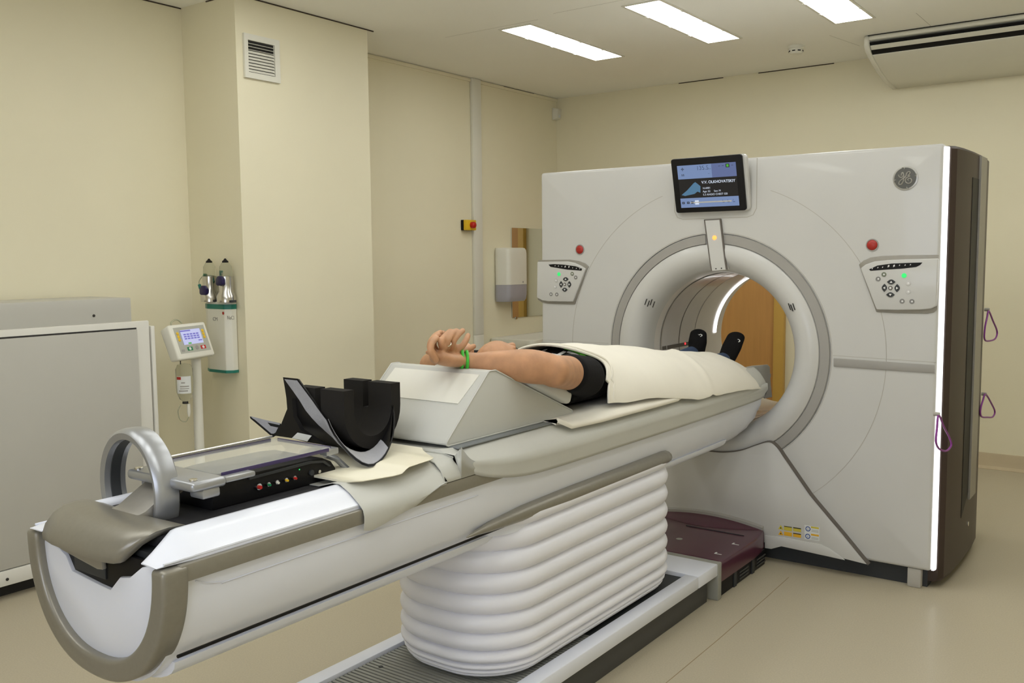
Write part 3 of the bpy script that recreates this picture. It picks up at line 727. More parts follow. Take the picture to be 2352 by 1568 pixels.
# ring handle
rc = Vector((-0.082, -3.195, 0.986)); R = []
RA = math.radians(5); rtx = Vector((math.cos(RA), -math.sin(RA), 0)); rax = Vector((math.sin(RA), math.cos(RA), 0))
NR = 72
for q in range(NR):
    a = 2*PI*q/NR
    rad = rtx*math.cos(a)+Vector((0, 0, math.sin(a))); ax = rax
    sec = [(0.123, -0.027), (0.139, -0.031), (0.147, -0.024), (0.1495, -0.010), (0.1495, 0.010), (0.147, 0.024), (0.139, 0.030), (0.123, 0.027), (0.121, 0.013), (0.121, -0.013)]
    R.append([rc+rad*r_+ax*h_+Vector((0, 0.05*(math.sin(a))*0.0, 0)) for r_, h_ in sec])
R.append(R[0])
bm = loft_bm(R, True, False); bmesh.ops.remove_doubles(bm, verts=bm.verts[:], dist=1e-6)
rg = finish('ring_handle', bm, RINGM, T, angle=40)
R = []
for q in range(NR):
    a = 2*PI*q/NR; rad = rtx*math.cos(a)+Vector((0, 0, math.sin(a)))
    R.append([rc+rad*r_+rax*h_ for r_, h_ in ((0.1218, -0.014), (0.1218, 0.014), (0.1196, 0.012), (0.1196, -0.012))])
R.append(R[0]); bm = loft_bm(R, True, False); bmesh.ops.remove_doubles(bm, verts=bm.verts[:], dist=1e-6)
e = finish('ring_grip', bm, CHAR, None); sub(e, rg)
# neck up to tray bracket
R = [[(x, y, z) for x, y, z in ((-0.085, yy, zz), (0.03, yy, zz), (0.03, yy+0.02, zz-0.022), (-0.085, yy+0.02, zz-0.022))] for yy, zz in ((-3.275, 0.952), (-3.25, 0.958), (-3.195, 0.990), (-3.15, 1.014))]
bm = loft_bm(R); bmesh.ops.recalc_face_normals(bm, faces=bm.faces[:]); bevel(bm, 0.006, 2, 60); finish('tray_neck', bm, SILVER, T)
# tray
tr = box('tray_bracket', -0.118, 0.150, -3.205, -3.110, 1.006, 1.030, RINGM, T, 0.009, 3)
for (bx, by) in ((-0.095, -3.185), (0.125, -3.185)):
    e = disc_dir('bolt', (bx, by, 1.030), (0, 0, 1), 0.010, 0.004, CHROME); sub(e, tr)
for bx in (-0.08, 0.118):
    e = box('bracket_foot', bx-0.026, bx+0.026, -3.175, -3.125, 0.984, 1.008, RINGM, None, 0.006); sub(e, tr)
e = box('tray_clamp', 0.112, 0.142, -3.108, -3.02, 1.010, 1.024, RINGM, None, 0.005); sub(e, tr)
e = box('tray_clamp', 0.080, 0.110, -2.76, -2.715, 1.008, 1.026, RINGM, None, 0.004); sub(e, tr)
acr = prism('clear_tray', [(x, y, 1.024) for x, y in rrect(-0.13, 0.112, -3.112, -2.738, 0.018, 4)], (0, 0, 0.006), GLASSY, T, 0.002)
for (x0, x1, y0, y1) in ((-0.13, -0.124, -3.10, -2.755), (0.1125, 0.1145, -3.10, -2.755), (-0.118, 0.10, -2.7375, -2.735)):
    e = box('tray_edge', x0, x1, y0, y1, 1.021, 1.031, ACRYLE, None, 0.001); sub(e, acr)
e = tube('tray_rail', [(-0.127, -3.11, 1.036), (-0.127, -2.75, 1.036)], 0.004, CHROME, None, 8); sub(e, acr)
# jack console
cs = [(-3.11, 0.934), (-2.70, 0.934), (-2.705, 0.965), (-2.72, 0.985), (-2.75, 0.999), (-2.80, 1.004), (-3.02, 1.006), (-3.08, 1.000), (-3.105, 0.975)]
cons = prism('jack_console', [(-0.12, y, z) for y, z in cs], (0.205, 0, 0), BLACK, T, 0.006)
e = prism('console_lip', [(0.085, y, z) for y, z in ((-3.0, 0.990), (-2.80, 0.994), (-2.755, 0.988), (-2.735, 0.974), (-2.728, 0.974), (-2.75, 0.993), (-2.80, 1.0), (-3.0, 0.996))], (0.006, 0, 0), CHAR); sub(e, cons)
for yy, mt, rr_ in ((-2.975, RED, 0.009), (-2.945, GREENBTN, 0.006), (-2.918, APPL, 0.006), (-2.888, YEL, 0.006), (-2.86, RED, 0.006)):
    e = disc_dir('jack', (0.084, yy, 0.968), (1, 0, 0), rr_, 0.012, CHROME, None, 14); sub(e, cons)
    e = disc_dir('jack_plug', (0.096, yy, 0.967), (1, 0, 0), rr_*0.55, 0.006, mt, None, 14); sub(e, cons)
e = disc_dir('jack_lamp', (0.085, -2.835, 0.984), (1, 0, 0), 0.002, 0.001, GLOWG, None, 8); sub(e, cons)
e = disc_dir('jack', (0.084, -2.795, 0.968), (1, 0, 0), 0.008, 0.006, CHAR, None, 14); sub(e, cons)
e = disc_dir('jack', (0.084, -2.768, 0.966), (1, 0, 0), 0.005, 0.006, CHROME, None, 12); sub(e, cons)
tube('console_strut', [(0.06, -2.72, 1.0), (0.07, -2.69, 0.985), (0.085, -2.66, 0.95), (0.088, -2.645, 0.936)], 0.017, RINGM, T, 8, flat=0.5)
# bellows
def stad(hw, yn, yf, r, off, z, n=10):
    out = []
    hw += off; yn -= off; yf += off; r += off
    for cx, cy, a0 in ((hw-r, yn+r, -90), (hw-r, yf-r, 0), (-hw+r, yf-r, 90), (-hw+r, yn+r, 180)):
        for i in range(n+1):
            a = math.radians(a0+90*i/n); out.append((cx+r*math.cos(a), cy+r*math.sin(a), z))
    return out
folds = [0.012, 0.014, 0.022, 0.042, 0.058, 0.064, 0.066, 0.070, 0.074, 0.074, 0.06]
R = []; z = 0.172
for i, h in enumerate(folds):
    amp = 0.006 if h < 0.02 else (0.014 if h < 0.03 else 0.024)
    for q in range(8):
        t = q/8
        R.append(stad(0.252, -2.195, -0.905, 0.21, amp*(abs(math.sin(PI*t))**0.6)-(0.010 if i < 1 else 0), z+h*t))
    z += h
R.append(stad(0.252, -2.195, -0.905, 0.21, 0, z))
loft('bellows', R, BELL, T, angle=50)
# collar above the bellows: grey bumper each side
for s in (-1, 1):
    R = []
    for y, f in ((-2.335, 0.05), (-2.30, 0.25), (-2.22, 0.55), (-2.05, 0.9), (-1.8, 1.0), (-1.06, 1.0), (-1.02, 0.9), (-1.0, 0.6)):
        zc = 0.712-0.012*(1-f)
        R.append([(s*(0.245+0.034*f*math.cos(a)), y, zc+0.028*f*math.sin(a)) for a in [2*PI*q/12 for q in range(12)]])
    loft('side_bumper', R, CHAMP, T, angle=50)
prism('bellows_cap', [p for p in stad(0.25, -2.25, -0.92, 0.2, 0.0, 0.655)], (0, 0, 0.06), TWHITE, T)
# plinth
PX = 0.325; PZ = 0.168
for s in (-1, 1):
    x0, x1 = sorted((s*0.262, s*PX))
    box('plinth_lip', x0, x1, -3.0, -0.861, PZ-0.055, PZ, TWHITE, T, 0.006, 2)
    x0, x1 = sorted((s*0.27, s*0.292))
    box('plinth_side', x0, x1, -3.0, -0.70, 0.0, PZ-0.055, DGREY, T, 0.002)
box('plinth_lip', -PX, PX, -0.86, -0.66, PZ-0.055, PZ+0.001, TWHITE, T, 0.006, 2)
box('plinth_deck', -0.261, 0.261, -3.0, -0.75, 0.08, 0.150, CHAR, T)
for q in range(78):
    y = -2.99+q*0.0175
    box('deck_rib', -0.260, 0.260, y, y+0.011, 0.149, 0.154, RIB, T)
for (xx, yy) in ((-0.2, -2.26), (0.2, -2.3), (0.22, -2.22)):
    disc_dir('deck_screw', (xx, yy, 0.153), (0, 0, 1), 0.008, 0.003, CHAR, T, 12)
box('plinth_end', -PX-0.004, PX+0.004, -0.665, -0.625, 0.0, PZ+0.002, RIB, T, 0.005)
# plum cover between table and gantry
def arcp(z0): 
    P = []
    P += [(PX+0.004, -0.62), (PX+0.02, -0.30)]
    P += [(0.50, -0.10)]
    for q in range(13):
        t = q/12; P.append((0.50-1.0*t, -0.035-0.0*t+(-0.04)*math.sin(PI*t)*0))
    P += [(-0.50, -0.10), (-PX-0.02, -0.30), (-PX-0.004, -0.62)]
    return P
P = [(PX, -0.62), (PX, -0.40), (PX, -0.22), (0.318, -0.12), (0.30, -0.036), (-0.30, -0.036), (-0.318, -0.12), (-PX, -0.22), (-PX, -0.40), (-PX, -0.62)]
R = []
for z, i_ in ((0.075, 0.0), (0.15, 0.0), (0.163, 0.006), (0.168, 0.02)):
    R.append([(x-math.copysign(i_, x), y+(i_*0.3 if y < -0.1 else 0), z) for x, y in P])
loft('plum_cover', R, PLUM, T, angle=30)
# raised back of the plum cover following the gantry dock
R = []
for q in range(21):
    t = -1+2*q/20; x = 0.29*t-0.01; zt = 0.198-0.030*abs(t)**2.0
    R.append([(x, -0.036, zt), (x, -0.045, zt), (x, -0.06-0.10*(1-t*t), 0.169), (x, -0.036, 0.165)])
loft('plum_rise', R, PLUM, T, angle=50)
R = []
for q in range(21):
    t = -1+2*q/20; x = 0.305*t-0.01; zt = 0.204-0.032*abs(t)**2.0
    R.append([(x, -0.033, zt+0.012), (x, -0.048, zt+0.006), (x, -0.048, zt-0.008), (x, -0.033, zt-0.008)])
loft('plum_trim', R, BAND, T, angle=50)
box('cover_side_panel', 0.28, 0.315, -0.60, -0.06, 0.0, 0.078, BLACK, T, 0.004)
box('cover_side_panel', -0.315, -0.28, -0.60, -0.06, 0.0, 0.078, BLACK, T, 0.004)
for yy in (-0.46, -0.24):
    box('side_divider', 0.315, 0.320, yy, yy+0.03, 0.0, 0.08, CHAR, T)
for yy in (-0.40, -0.18):
    for q in range(3): box('side_grille', 0.3155, 0.318, yy+0.01, yy+0.12, 0.015+q*0.016, 0.022+q*0.016, DGREY, T)
disc_dir('cover_screw', (0.02, -0.42, 0.168), (0, 0, 1), 0.016, 0.002, RIB, T, 16)
for (xx, yy) in ((0.28, -0.34), (0.27, -0.52)):
    prism('cover_mark', [(xx-0.02, yy-0.012, 0.1682), (xx+0.015, yy-0.012, 0.1682), (xx+0.015, yy-0.006, 0.1682), (xx-0.012, yy-0.006, 0.1682), (xx-0.012, yy+0.01, 0.1682), (xx-0.02, yy+0.01, 0.1682)], (0, 0, 0.001), STICKW, T)
box('cover_plate', -0.05, 0.26, -0.20, -0.198, 0.168, 0.172, CHAR, T)

# ================================================================== MATTRESS
MTOP = 0.972
R = []
def mat_ring(y, f, zlow, hw=0.262):
    # closed section: top slightly dished, bulging skirt over the rail
    zt = MTOP
    pts_ = []
    half = [(0.0, zt-0.004), (0.10, zt-0.003), (0.18, zt), (0.222, zt+0.004), (0.240, zt-0.006), (0.262, zt-0.026*min(1, (zt-zlow)/0.13)), (0.284, zt-(zt-zlow)*0.40), (0.2925, zt-(zt-zlow)*0.52), (0.291, zt-(zt-zlow)*0.62), (0.2855, zt-(zt-zlow)*0.74), (0.2870, zlow+0.012), (0.2835, zlow)]
    kk = min(1.0, (zt-zlow)/0.13)
    half = [(x if x < 0.283 else 0.284+(x-0.284)*kk*kk, z) for x, z in half]
    half = [(x*f if x > 0.2 else x*min(1, f+0.02), z) for x, z in half]
    inner = [(0.252, max(zlow+0.03, 0.905)), (0.24, 0.93)]
    full = half+[(0.255*f, zlow+0.02)]
    return half
rows = [(-2.40, 0.90, 0.952), (-2.385, 0.95, 0.935), (-2.35, 0.985, 0.905), (-2.28, 1.0, 0.880), (-2.18, 1.0, 0.858), (-2.05, 1.0, 0.842), (-1.85, 1.0, 0.836), (-1.4, 1.0, 0.832), (-0.9, 1.0, 0.828), (-0.4, 0.99, 0.826), (-0.1, 0.97, 0.826), (0.03, 0.94, 0.828)]
MAT = thing('table_mattress', 'long light grey vinyl mattress cover on the patient table', 'mattress', (0, -1.2, MTOP))
R = []
for i, (y, f, zl) in enumerate(rows):
    h = mat_ring(y, f, zl)
    ring = [(x, y, z) for x, z in h]+[(h[-1][0]-0.006, y, max(zl+0.002, zl)), (0.283, y, max(zl+0.04, 0.0)), (0.281, y, 0.899), (0.2, y, 0.907)]
    left = [(-x, yy, z) for x, yy, z in ring[::-1] if x > 0]
    R.append(ring+left)
# add gentle wrinkles
import mathutils
R2 = []
for i in range(len(R)-1):
    for q in range(6):
        t = q/6
        ring = []
        for z_, a, b, c_ in zip(R[max(i-1, 0)], R[i], R[i+1], R[min(i+2, len(R)-1)]):
            z_, a, b, c_ = Vector(z_), Vector(a), Vector(b), Vector(c_)
            p = 0.5*((2*a)+(b-z_)*t+(2*z_-5*a+4*b-c_)*t*t+(3*a-z_-3*b+c_)*t**3)
            n_ = mathutils.noise.noise(Vector((p.x*9, p.y*5, p.z*14)))
            if abs(p.x) > 0.225 and p.z < MTOP-0.01 and abs(p.x) > 0.284: p.x += math.copysign(0.004*n_, p.x)
            ring.append(p)
        R2.append(ring)
R2.append([Vector(p) for p in R[-1]])
loft('cover', R2, VINYL, MAT, angle=180)
box('slate_strip', 0.200, 0.240, -2.36, -1.70, MTOP+0.001, MTOP+0.006, VINYLD, MAT, 0.002)
box('slate_strip', -0.240, -0.200, -2.36, -1.70, MTOP+0.001, MTOP+0.006, VINYLD, MAT, 0.002)
# loose vinyl flap at the far end, inside the bore
fl_pts = [(onx(px, py, 0.17)) for px, py in ((1688, 848), (1730, 840), (1764, 837), (1769, 842), (1770, 870), (1774, 912), (1758, 915), (1752, 908), (1715, 905))]
ft = thing('vinyl_flap', 'pale grey vinyl flap standing past the mattress end inside the bore', 'flap', (0.16, 0.2, 0.8))
prism('flap', [p for p in fl_pts], (-0.012, 0.003, 0), VINYL, ft, 0.004, 2)
R = [[(x, y, z) for x, z in ((0.16, 0.90), (0.0, 0.885), (-0.16, 0.90), (-0.16, 0.88), (0.0, 0.865), (0.16, 0.88))] for y in (0.028, 0.40)]
loft('cradle_tip', R, VINYL, ft)

# ================================================================== VINYL DRAPE over rail + cream board + head holder
# draped grey vinyl sheet
dp = []
stations = [(-2.80, 0.845, 0.0), (-2.77, 0.838, 0.0), (-2.72, 0.845, 0.001), (-2.66, 0.856, 0.002), (-2.60, 0.866, 0.003), (-2.55, 0.885, 0.006), (-2.50, 0.900, 0.012), (-2.47, 0.905, 0.016)]
R = []
for y, zb, puff in stations:
    path = [(0.06, 0.9365), (0.12, 0.938), (0.172, 0.953+puff), (0.20, 0.9535+puff), (0.235, 0.936+puff), (0.268, 0.912+puff), (0.284, 0.897), (0.288, max(zb, 0.88)), (0.287, max(zb, 0.862)), (0.284, zb)]
    up_ = [(x, y, z) for x, z in path]; dn = [(x-0.0012 if z < 0.9 else x, y, z-0.0018) for x, z in path[::-1]]
    R.append(up_+dn)
dr_ = tag(loft('vinyl_drape', R, VINYL, angle=70), 'grey vinyl sheet hanging over the table rail beside the white cushion', 'vinyl sheet')
# folded roll of vinyl beyond it
R = []
for y, f in ((-2.475, 1.0), (-2.44, 1.02), (-2.40, 1.0), (-2.36, 0.95), (-2.33, 0.88)):
    path = [(0.05, 0.957), (0.16, 0.962), (0.21, 0.963), (0.245, 0.955), (0.268, 0.935), (0.278, 0.912), (0.280, 0.900)]
    path = [(x, 0.90+(z-0.90)*f) for x, z in path]
    R.append([(x, y, z) for x, z in path]+[(x-0.002, y, z-0.002) for x, z in path[::-1]])
tag(loft('vinyl_fold', R, VINYL, angle=70), 'folded grey vinyl end bulging beside the cream board', 'vinyl sheet')
# cream board
bt = []
BZ0, BZ1 = 0.957, 0.970
top = [(0.275, -2.62), (0.255, -2.478), (0.235, -2.455), (0.125, -2.345), (-0.16, -2.345), (-0.18, -2.37), (-0.18, -2.62)]
R = []
secs = [(-2.785, 0.956, 0.03, 0.165), (-2.775, 0.956, -0.10, 0.21), (-2.75, 0.956, -0.12, 0.235), (-2.66, 0.956, -0.14, 0.262), (-2.635, 0.958, -0.15, 0.268), (-2.62, 0.966, -0.16, 0.268), (-2.60, 0.969, -0.17, 0.262), (-2.50, 0.969, -0.18, 0.252), (-2.478, 0.969, -0.18, 0.244), (-2.455, 0.969, -0.18, 0.205), (-2.425, 0.970, -0.18, 0.160), (-2.415, 0.974, -0.17, 0.148)]
for y, z, xa, xb in secs:
    R.append([(xb, y, z), (xb-0.004, y, z+0.003), (xa, y, z+0.003), (xa, y, z-0.003), (xb-0.004, y, z-0.003)])
board = tag(loft('support_board', R, CREAM, angle=40), 'thin cream plastic board under the black head holder', 'board')
# head holder
HH = thing('head_holder', 'black foam head holder with grey felt lined shell', 'head holder', (0.04, -2.565, 0.974))
def uprof(r, zb, zl, zr, leanl=0.0, n=20):
    """U profile (y offset, z) left top -> bottom -> right top"""
    zc = zb+r
    out = [(-r-leanl, zl), (-r-leanl*0.55, zc+(zl-zc)*0.66), (-r-leanl*0.15, zc+(zl-zc)*0.33)]
    out += [(r*math.cos(PI+PI*k_/n), zc+r*math.sin(PI+PI*k_/n)) for k_ in range(n+1)]
    out += [(r, zc+(zr-zc)*0.4), (r, zr)]
    return out
HYC = -2.535
def hcy(x): return HYC-0.62*max(0.0, x)
SB = 0.978
def shell_layer(r_out, r_in, x_near, x_far, k0=0, k1=None, zl=1.195, zr=1.075):
    a_, b_ = uprof(r_out, SB+0.124-r_out, zl, zr, 0.012), uprof(r_in, SB+0.124-r_in, zl-0.002, zr-0.002, 0.012)
    n_ = len(a_); k1 = n_ if k1 is None else k1
    R = []
    for tt in [q_/14 for q_ in range(15)]:
        ring = []
        for L_, rev in ((a_, 0), (b_, 1)):
            it = list(range(k0, k1)); it = it[::-1] if rev else it
            for k_ in it:
                s_ = -1+2*k_/(n_-1); xn = x_near(s_); x = xn+(x_far(s_, xn)-xn)*tt
                sag = -0.014*min(1.0, max(0.0, (x-0.085)/0.06))
                ring.append((x, hcy(x)+L_[k_][0], L_[k_][1]+sag*(1-abs(s_))))
        R.append(ring)
    return R
def xnear(s_): return 0.160-0.26*abs(s_)**1.3 if s_ < 0 else 0.160-0.12*abs(s_)**1.6
nU = len(uprof(0.1, 0, 1, 1))
loft('shell', shell_layer(0.124, 0.118, xnear, lambda s_, xn: -0.165), BLACK, HH, angle=60)
loft('felt_band', shell_layer(0.1255, 0.1243, lambda s_: xnear(s_)-0.002, lambda s_, xn: xn-0.055-0.015*(1-abs(s_)), 0, int(nU*0.60), 1.19), FELT, HH, angle=80)
loft('felt_lining', shell_layer(0.1176, 0.1160, lambda s_: xnear(s_)-0.001, lambda s_, xn: xn-0.085*(1-0.4*abs(s_)), int(nU*0.18), int(nU*0.72), 1.19), FELT, HH, angle=80)
fo = uprof(0.115, SB+0.009, 1.168, 1.168, 0.0, 16); fi = uprof(0.076, SB+0.046, 1.168, 1.168, 0.0, 16)
def foam_seg(x0, x1, cut=False):
    def lim(L_): return [(b, min(z, 1.090+0.0*b) if cut else z) for b, z in L_]
    R = [[(x, HYC+b, z) for b, z in lim(fo)]+[(x, HYC+b, z) for b, z in lim(fi)[::-1]] for x in (x0, x1)]
    return finish('foam_liner', loft_bm(R), FOAM, HH, angle=40)
foam_seg(0.065, -0.030); foam_seg(-0.0305, -0.052, True); foam_seg(-0.0525, -0.135)
# flared wing with felt top, joined to the shell by a black web
def c1(px, py): return (560+px/5.807, 850+py/5.807)
web = [ony(*c1(*p), -2.672) for p in ((385, 868), (470, 790), (560, 560), (640, 380), (660, 620), (760, 800), (900, 890), (1050, 985), (840, 960), (640, 905))]
prism('wing_web', web, (0.004, 0.012, 0), BLACK, HH)
wp = [ony(*c1(80, 615), -2.700), ony(*c1(380, 868), -2.674), ony(*c1(430, 840), -2.670), ony(*c1(495, 712), -2.664), ony(*c1(300, 670), -2.680)]
prism('wing_plate', wp, (0.002, 0, -0.006), BLACK, HH)
cm = sum(wp, Vector())/len(wp)
prism('wing_felt', [cm+(p-cm)*0.95+Vector((0, -0.0005, 0.002)) for p in wp], (0, 0, -0.001), FELT, HH)
prism('paper_label', [ony(*c1(*p), -2.676) for p in ((640, 905), (715, 832), (905, 872), (845, 950))], (0, 0.001, 0), STICKW, HH)

# ================================================================== WEDGE CUSHION and pad
def round_poly(P, r, n=5):
    """fillet 2D polygon"""
    out = []
    m_ = len(P)
    for i in range(m_):
        p0, p1, p2 = Vector(P[i-1]), Vector(P[i]), Vector(P[(i+1) % m_])
        d1 = (p0-p1).normalized(); d2 = (p2-p1).normalized()
        ang = d1.angle(d2); t = min(r/math.tan(ang/2), 0.45*min((p0-p1).length, (p2-p1).length))
        a = p1+d1*t; b = p1+d2*t
        for k_ in range(n+1):
            s_ = k_/n; out.append((1-s_)**2*a+2*s_*(1-s_)*p1+s_**2*b)
    return out
WZ = MTOP+0.008
wpoly = [(-2.388, WZ), (-1.678, WZ), (-1.678, WZ+0.012), (-2.130, 1.183), (-2.165, 1.183)]
rp_ = round_poly(wpoly, 0.012)
bm = prism_bm([(-0.21, p.x, p.y) for p in rp_], (0.415, 0, 0)); bevel(bm, 0.006, 2, 60)
WD = thing('wedge_cushion', 'grey vinyl wedge cushion with a white panel on its slope', 'wedge cushion', (0, -2.1, WZ))
finish('cushion', bm, WEDGEM, WD, angle=40)
s0 = Vector((0, -2.388, WZ)); s1 = Vector((0, -2.165, 1.183)); sd = s1-s0; sn = Vector((0, -sd.z, sd.y)).normalized()
P = [s0+sd*t+sn*0.0005+Vector((x, 0, 0)) for x, t in ((-0.19, 0.54), (0.165, 0.54), (0.180, 0.94), (-0.18, 0.94))]
prism('white_panel', P, tuple(sn*0.002), PANELW, WD)
for s in (-1, 1): tube('piping', [(s*0.2075-0.0025, p.x, p.y) for p in rp_], 0.0028, WEDGEM, WD, 6, True)
# thin pad on the wedge slope under the arm
a0 = Vector((0, -1.96, 1.1122)); a1 = Vector((0, -1.735, 1.0172))
dd = (a1-a0).normalized(); nn = Vector((0, -dd.z, dd.y)); nn = nn if nn.z > 0 else -nn
pr_ = [a0+nn*0.004, a1+nn*0.004, a1+nn*0.05, a0+nn*0.055]
q2 = round_poly([(p.y, p.z) for p in pr_], 0.018)
bm = prism_bm([(-0.22, p.x, p.y) for p in q2], (0.455, 0, 0)); bevel(bm, 0.014, 3, 60)
tag(finish('arm_pad', bm, WEDGEM, angle=50), 'small grey vinyl pad on the wedge slope under the arm and head', 'cushion')

# ================================================================== PERSON
def hull_add(bm, els, sub_=2):
    """convex hull of ellipsoids [(center, (rx,ry,rz))] added to bm"""
    t = bmesh.new()
    for c, r in els:
        if not isinstance(r, (tuple, list)): r = (r, r, r)
        bmesh.ops.create_icosphere(t, subdivisions=sub_, radius=1.0, matrix=Matrix.Translation(Vector(c)) @ Matrix.Diagonal((r[0], r[1], r[2], 1)))
    res = bmesh.ops.convex_hull(t, input=t.verts[:])
    bmesh.ops.delete(t, geom=[v for v in t.verts if not v.link_faces], context='VERTS')
    me = bpy.data.meshes.new('tmp'); t.to_mesh(me); t.free(); bm.from_mesh(me); bpy.data.meshes.remove(me)
def remesh(name, bm, voxel, mt, parent, smooth=3, fac=0.5):
    me = bpy.data.meshes.new(name); bm.to_mesh(me); bm.free()
    o = bpy.data.objects.new(name, me); COL.objects.link(o)
    md = o.modifiers.new('r', 'REMESH'); md.mode = 'VOXEL'; md.voxel_size = voxel; md.use_smooth_shade = True
    if smooth:
        s_ = o.modifiers.new('s', 'SMOOTH'); s_.iterations = smooth; s_.factor = fac
    dg = bpy.context.evaluated_depsgraph_get()
    nm = bpy.data.meshes.new_from_object(o.evaluated_get(dg)); nm.name = name
    o.modifiers.clear(); o.data = nm; bpy.data.meshes.remove(me)
    nm.materials.clear(); nm.materials.append(mt)
    nm.polygons.foreach_set('use_smooth', [True]*len(nm.polygons))
    if parent: attach(o, parent)
    return o
def chain(bm, pts, sub_=2):
    for (a, ra), (b, rb) in zip(pts, pts[1:]): hull_add(bm, [(a, ra), (b, rb)], sub_)
def chain_s(bm, pts, k=4, sub_=2):
    V4 = []
    for c, r in pts:
        r = r if isinstance(r, (tuple, list)) else (r, r, r); V4.append((Vector(c), Vector(r)))
    out = []
    n = len(V4)
    for i in range(n-1):
        q = [V4[max(i-1, 0)], V4[i], V4[i+1], V4[min(i+2, n-1)]]
        for j in range(k):
            t = j/k
            out.append(tuple(0.5*((2*q[1][h])+(q[2][h]-q[0][h])*t+(2*q[0][h]-5*q[1][h]+4*q[2][h]-q[3][h])*t*t+(3*q[1][h]-q[0][h]-3*q[2][h]+q[3][h])*t**3) for h in (0, 1)))
    out.append(V4[-1])
    chain(bm, [(c, tuple(r)) for c, r in out], 4 if k >= 8 else 3)
PER = thing('person', 'person in black t-shirt lying on the table with arms folded behind the head', 'person', (0, -1.0, MTOP))
bm = bmesh.new()
# head: skull, face, jaw, nose, ears
HC = Vector((0.0, -1.850, 1.150))
HROT = Matrix.Rotation(math.radians(-24), 4, 'X')
_V = Vector
def HV(x, y, z): return HROT @ _V((x, y, z))
hull_add(bm, [(HC, (0.078, 0.100, 0.097)), (HC+HV(0, 0.03, 0.015), (0.072, 0.08, 0.078))], 3)
hull_add(bm, [(HC+HV(0, 0.04, 0.025), (0.064, 0.07, 0.062)), (HC+HV(0, 0.112, 0.040), (0.034, 0.025, 0.03))], 3)
hull_add(bm, [(HC+HV(0, 0.02, 0.090), 0.008), (HC+HV(0, 0.058, 0.104), 0.012), (HC+HV(0, 0.062, 0.084), 0.017)], 2)
for yy, zz in ((0.086, 0.078), (0.096, 0.074)): hull_add(bm, [(HC+HV(-0.019, yy, zz), 0.009), (HC+HV(0.019, yy, zz), 0.009)], 2)
hull_add(bm, [(HC+HV(-0.045, 0.008, 0.078), 0.010), (HC+HV(0.045, 0.008, 0.078), 0.010), (HC+HV(0, 0.006, 0.086), 0.010)], 2)
for s in (-1, 1):
    hull_add(bm, [(HC+HV(s*0.078, 0.012, -0.005), (0.006, 0.018, 0.022)), (HC+HV(s*0.082, 0.03, -0.002), (0.006, 0.010, 0.012))], 2)
    hull_add(bm, [(HC+HV(s*0.032, 0.03, 0.078), (0.014, 0.010, 0.008))], 2)
# neck and torso, legs, feet
chain(bm, [(HC+Vector((0, 0.08, -0.02)), (0.056, 0.04, 0.056)), (Vector((0, -1.66, 1.085)), (0.062, 0.05, 0.06)), (Vector((0, -1.60, 1.075)), (0.09, 0.05, 0.07))], 2)
chain(bm, [(Vector((0, -1.58, 1.075)), (0.15, 0.06, 0.085)), (Vector((0, -1.42, 1.082)), (0.165, 0.08, 0.1)), (Vector((0, -1.20, 1.06)), (0.15, 0.08, 0.080)), (Vector((0, -1.05, 1.052)), (0.16, 0.08, 0.074))], 2)
def P3(px, py, x): return onx(px, py, x)
FEET = {-1: (P3(1600, 808, -0.1), P3(1604, 768, -0.115)), 1: (P3(1668, 826, 0.105), P3(1690, 775, 0.125))}
for s in (-1, 1):
    heel, top_ = FEET[s]
    chain(bm, [(Vector((s*0.085, -1.02, 1.050)), 0.074), (Vector((s*0.095, -0.58, 1.030)), 0.050), (Vector((s*0.095, -0.45, 1.024)), 0.046), (Vector((s*0.098, -0.15, 1.006)), 0.030), (heel, 0.030)], 2)
    hull_add(bm, [(heel, 0.031), (heel.lerp(top_, 0.55), (0.037, 0.028, 0.026)), (top_, (0.035, 0.017, 0.019))], 2)
# shoulders and arms
SHO = Vector((0.185, -1.565, 1.10)); ELB = P3(1262, 847, 0.275); WRI = P3(1078, 829, 0.09)
chain_s(bm, [(Vector((0.13, -1.55, 1.085)), 0.075), (SHO, 0.066), (SHO.lerp(ELB, 0.5), 0.060), (ELB+Vector((0.010, 0.01, -0.008)), 0.054)], 10)
chain_s(bm, [(ELB, 0.052), (ELB.lerp(WRI, 0.25)+Vector((0, 0, 0.002)), 0.057), (ELB.lerp(WRI, 0.6), 0.046), (ELB.lerp(WRI, 0.9), (0.033, 0.033, 0.031)), (WRI, (0.033, 0.032, 0.029))], 10)
SHL = Vector((-0.185, -1.565, 1.10)); ELL = Vector((-0.31, -1.84, 1.14)); WRL = P3(1070, 806, -0.06)
chain_s(bm, [(Vector((-0.13, -1.55, 1.085)), 0.075), (SHL, 0.066), (SHL.lerp(ELL, 0.5), 0.056), (ELL, 0.048)], 8)
chain_s(bm, [(ELL, 0.048), (ELL.lerp(WRL, 0.25), 0.049), (ELL.lerp(WRL, 0.6), 0.040), (WRL, 0.029)], 8)
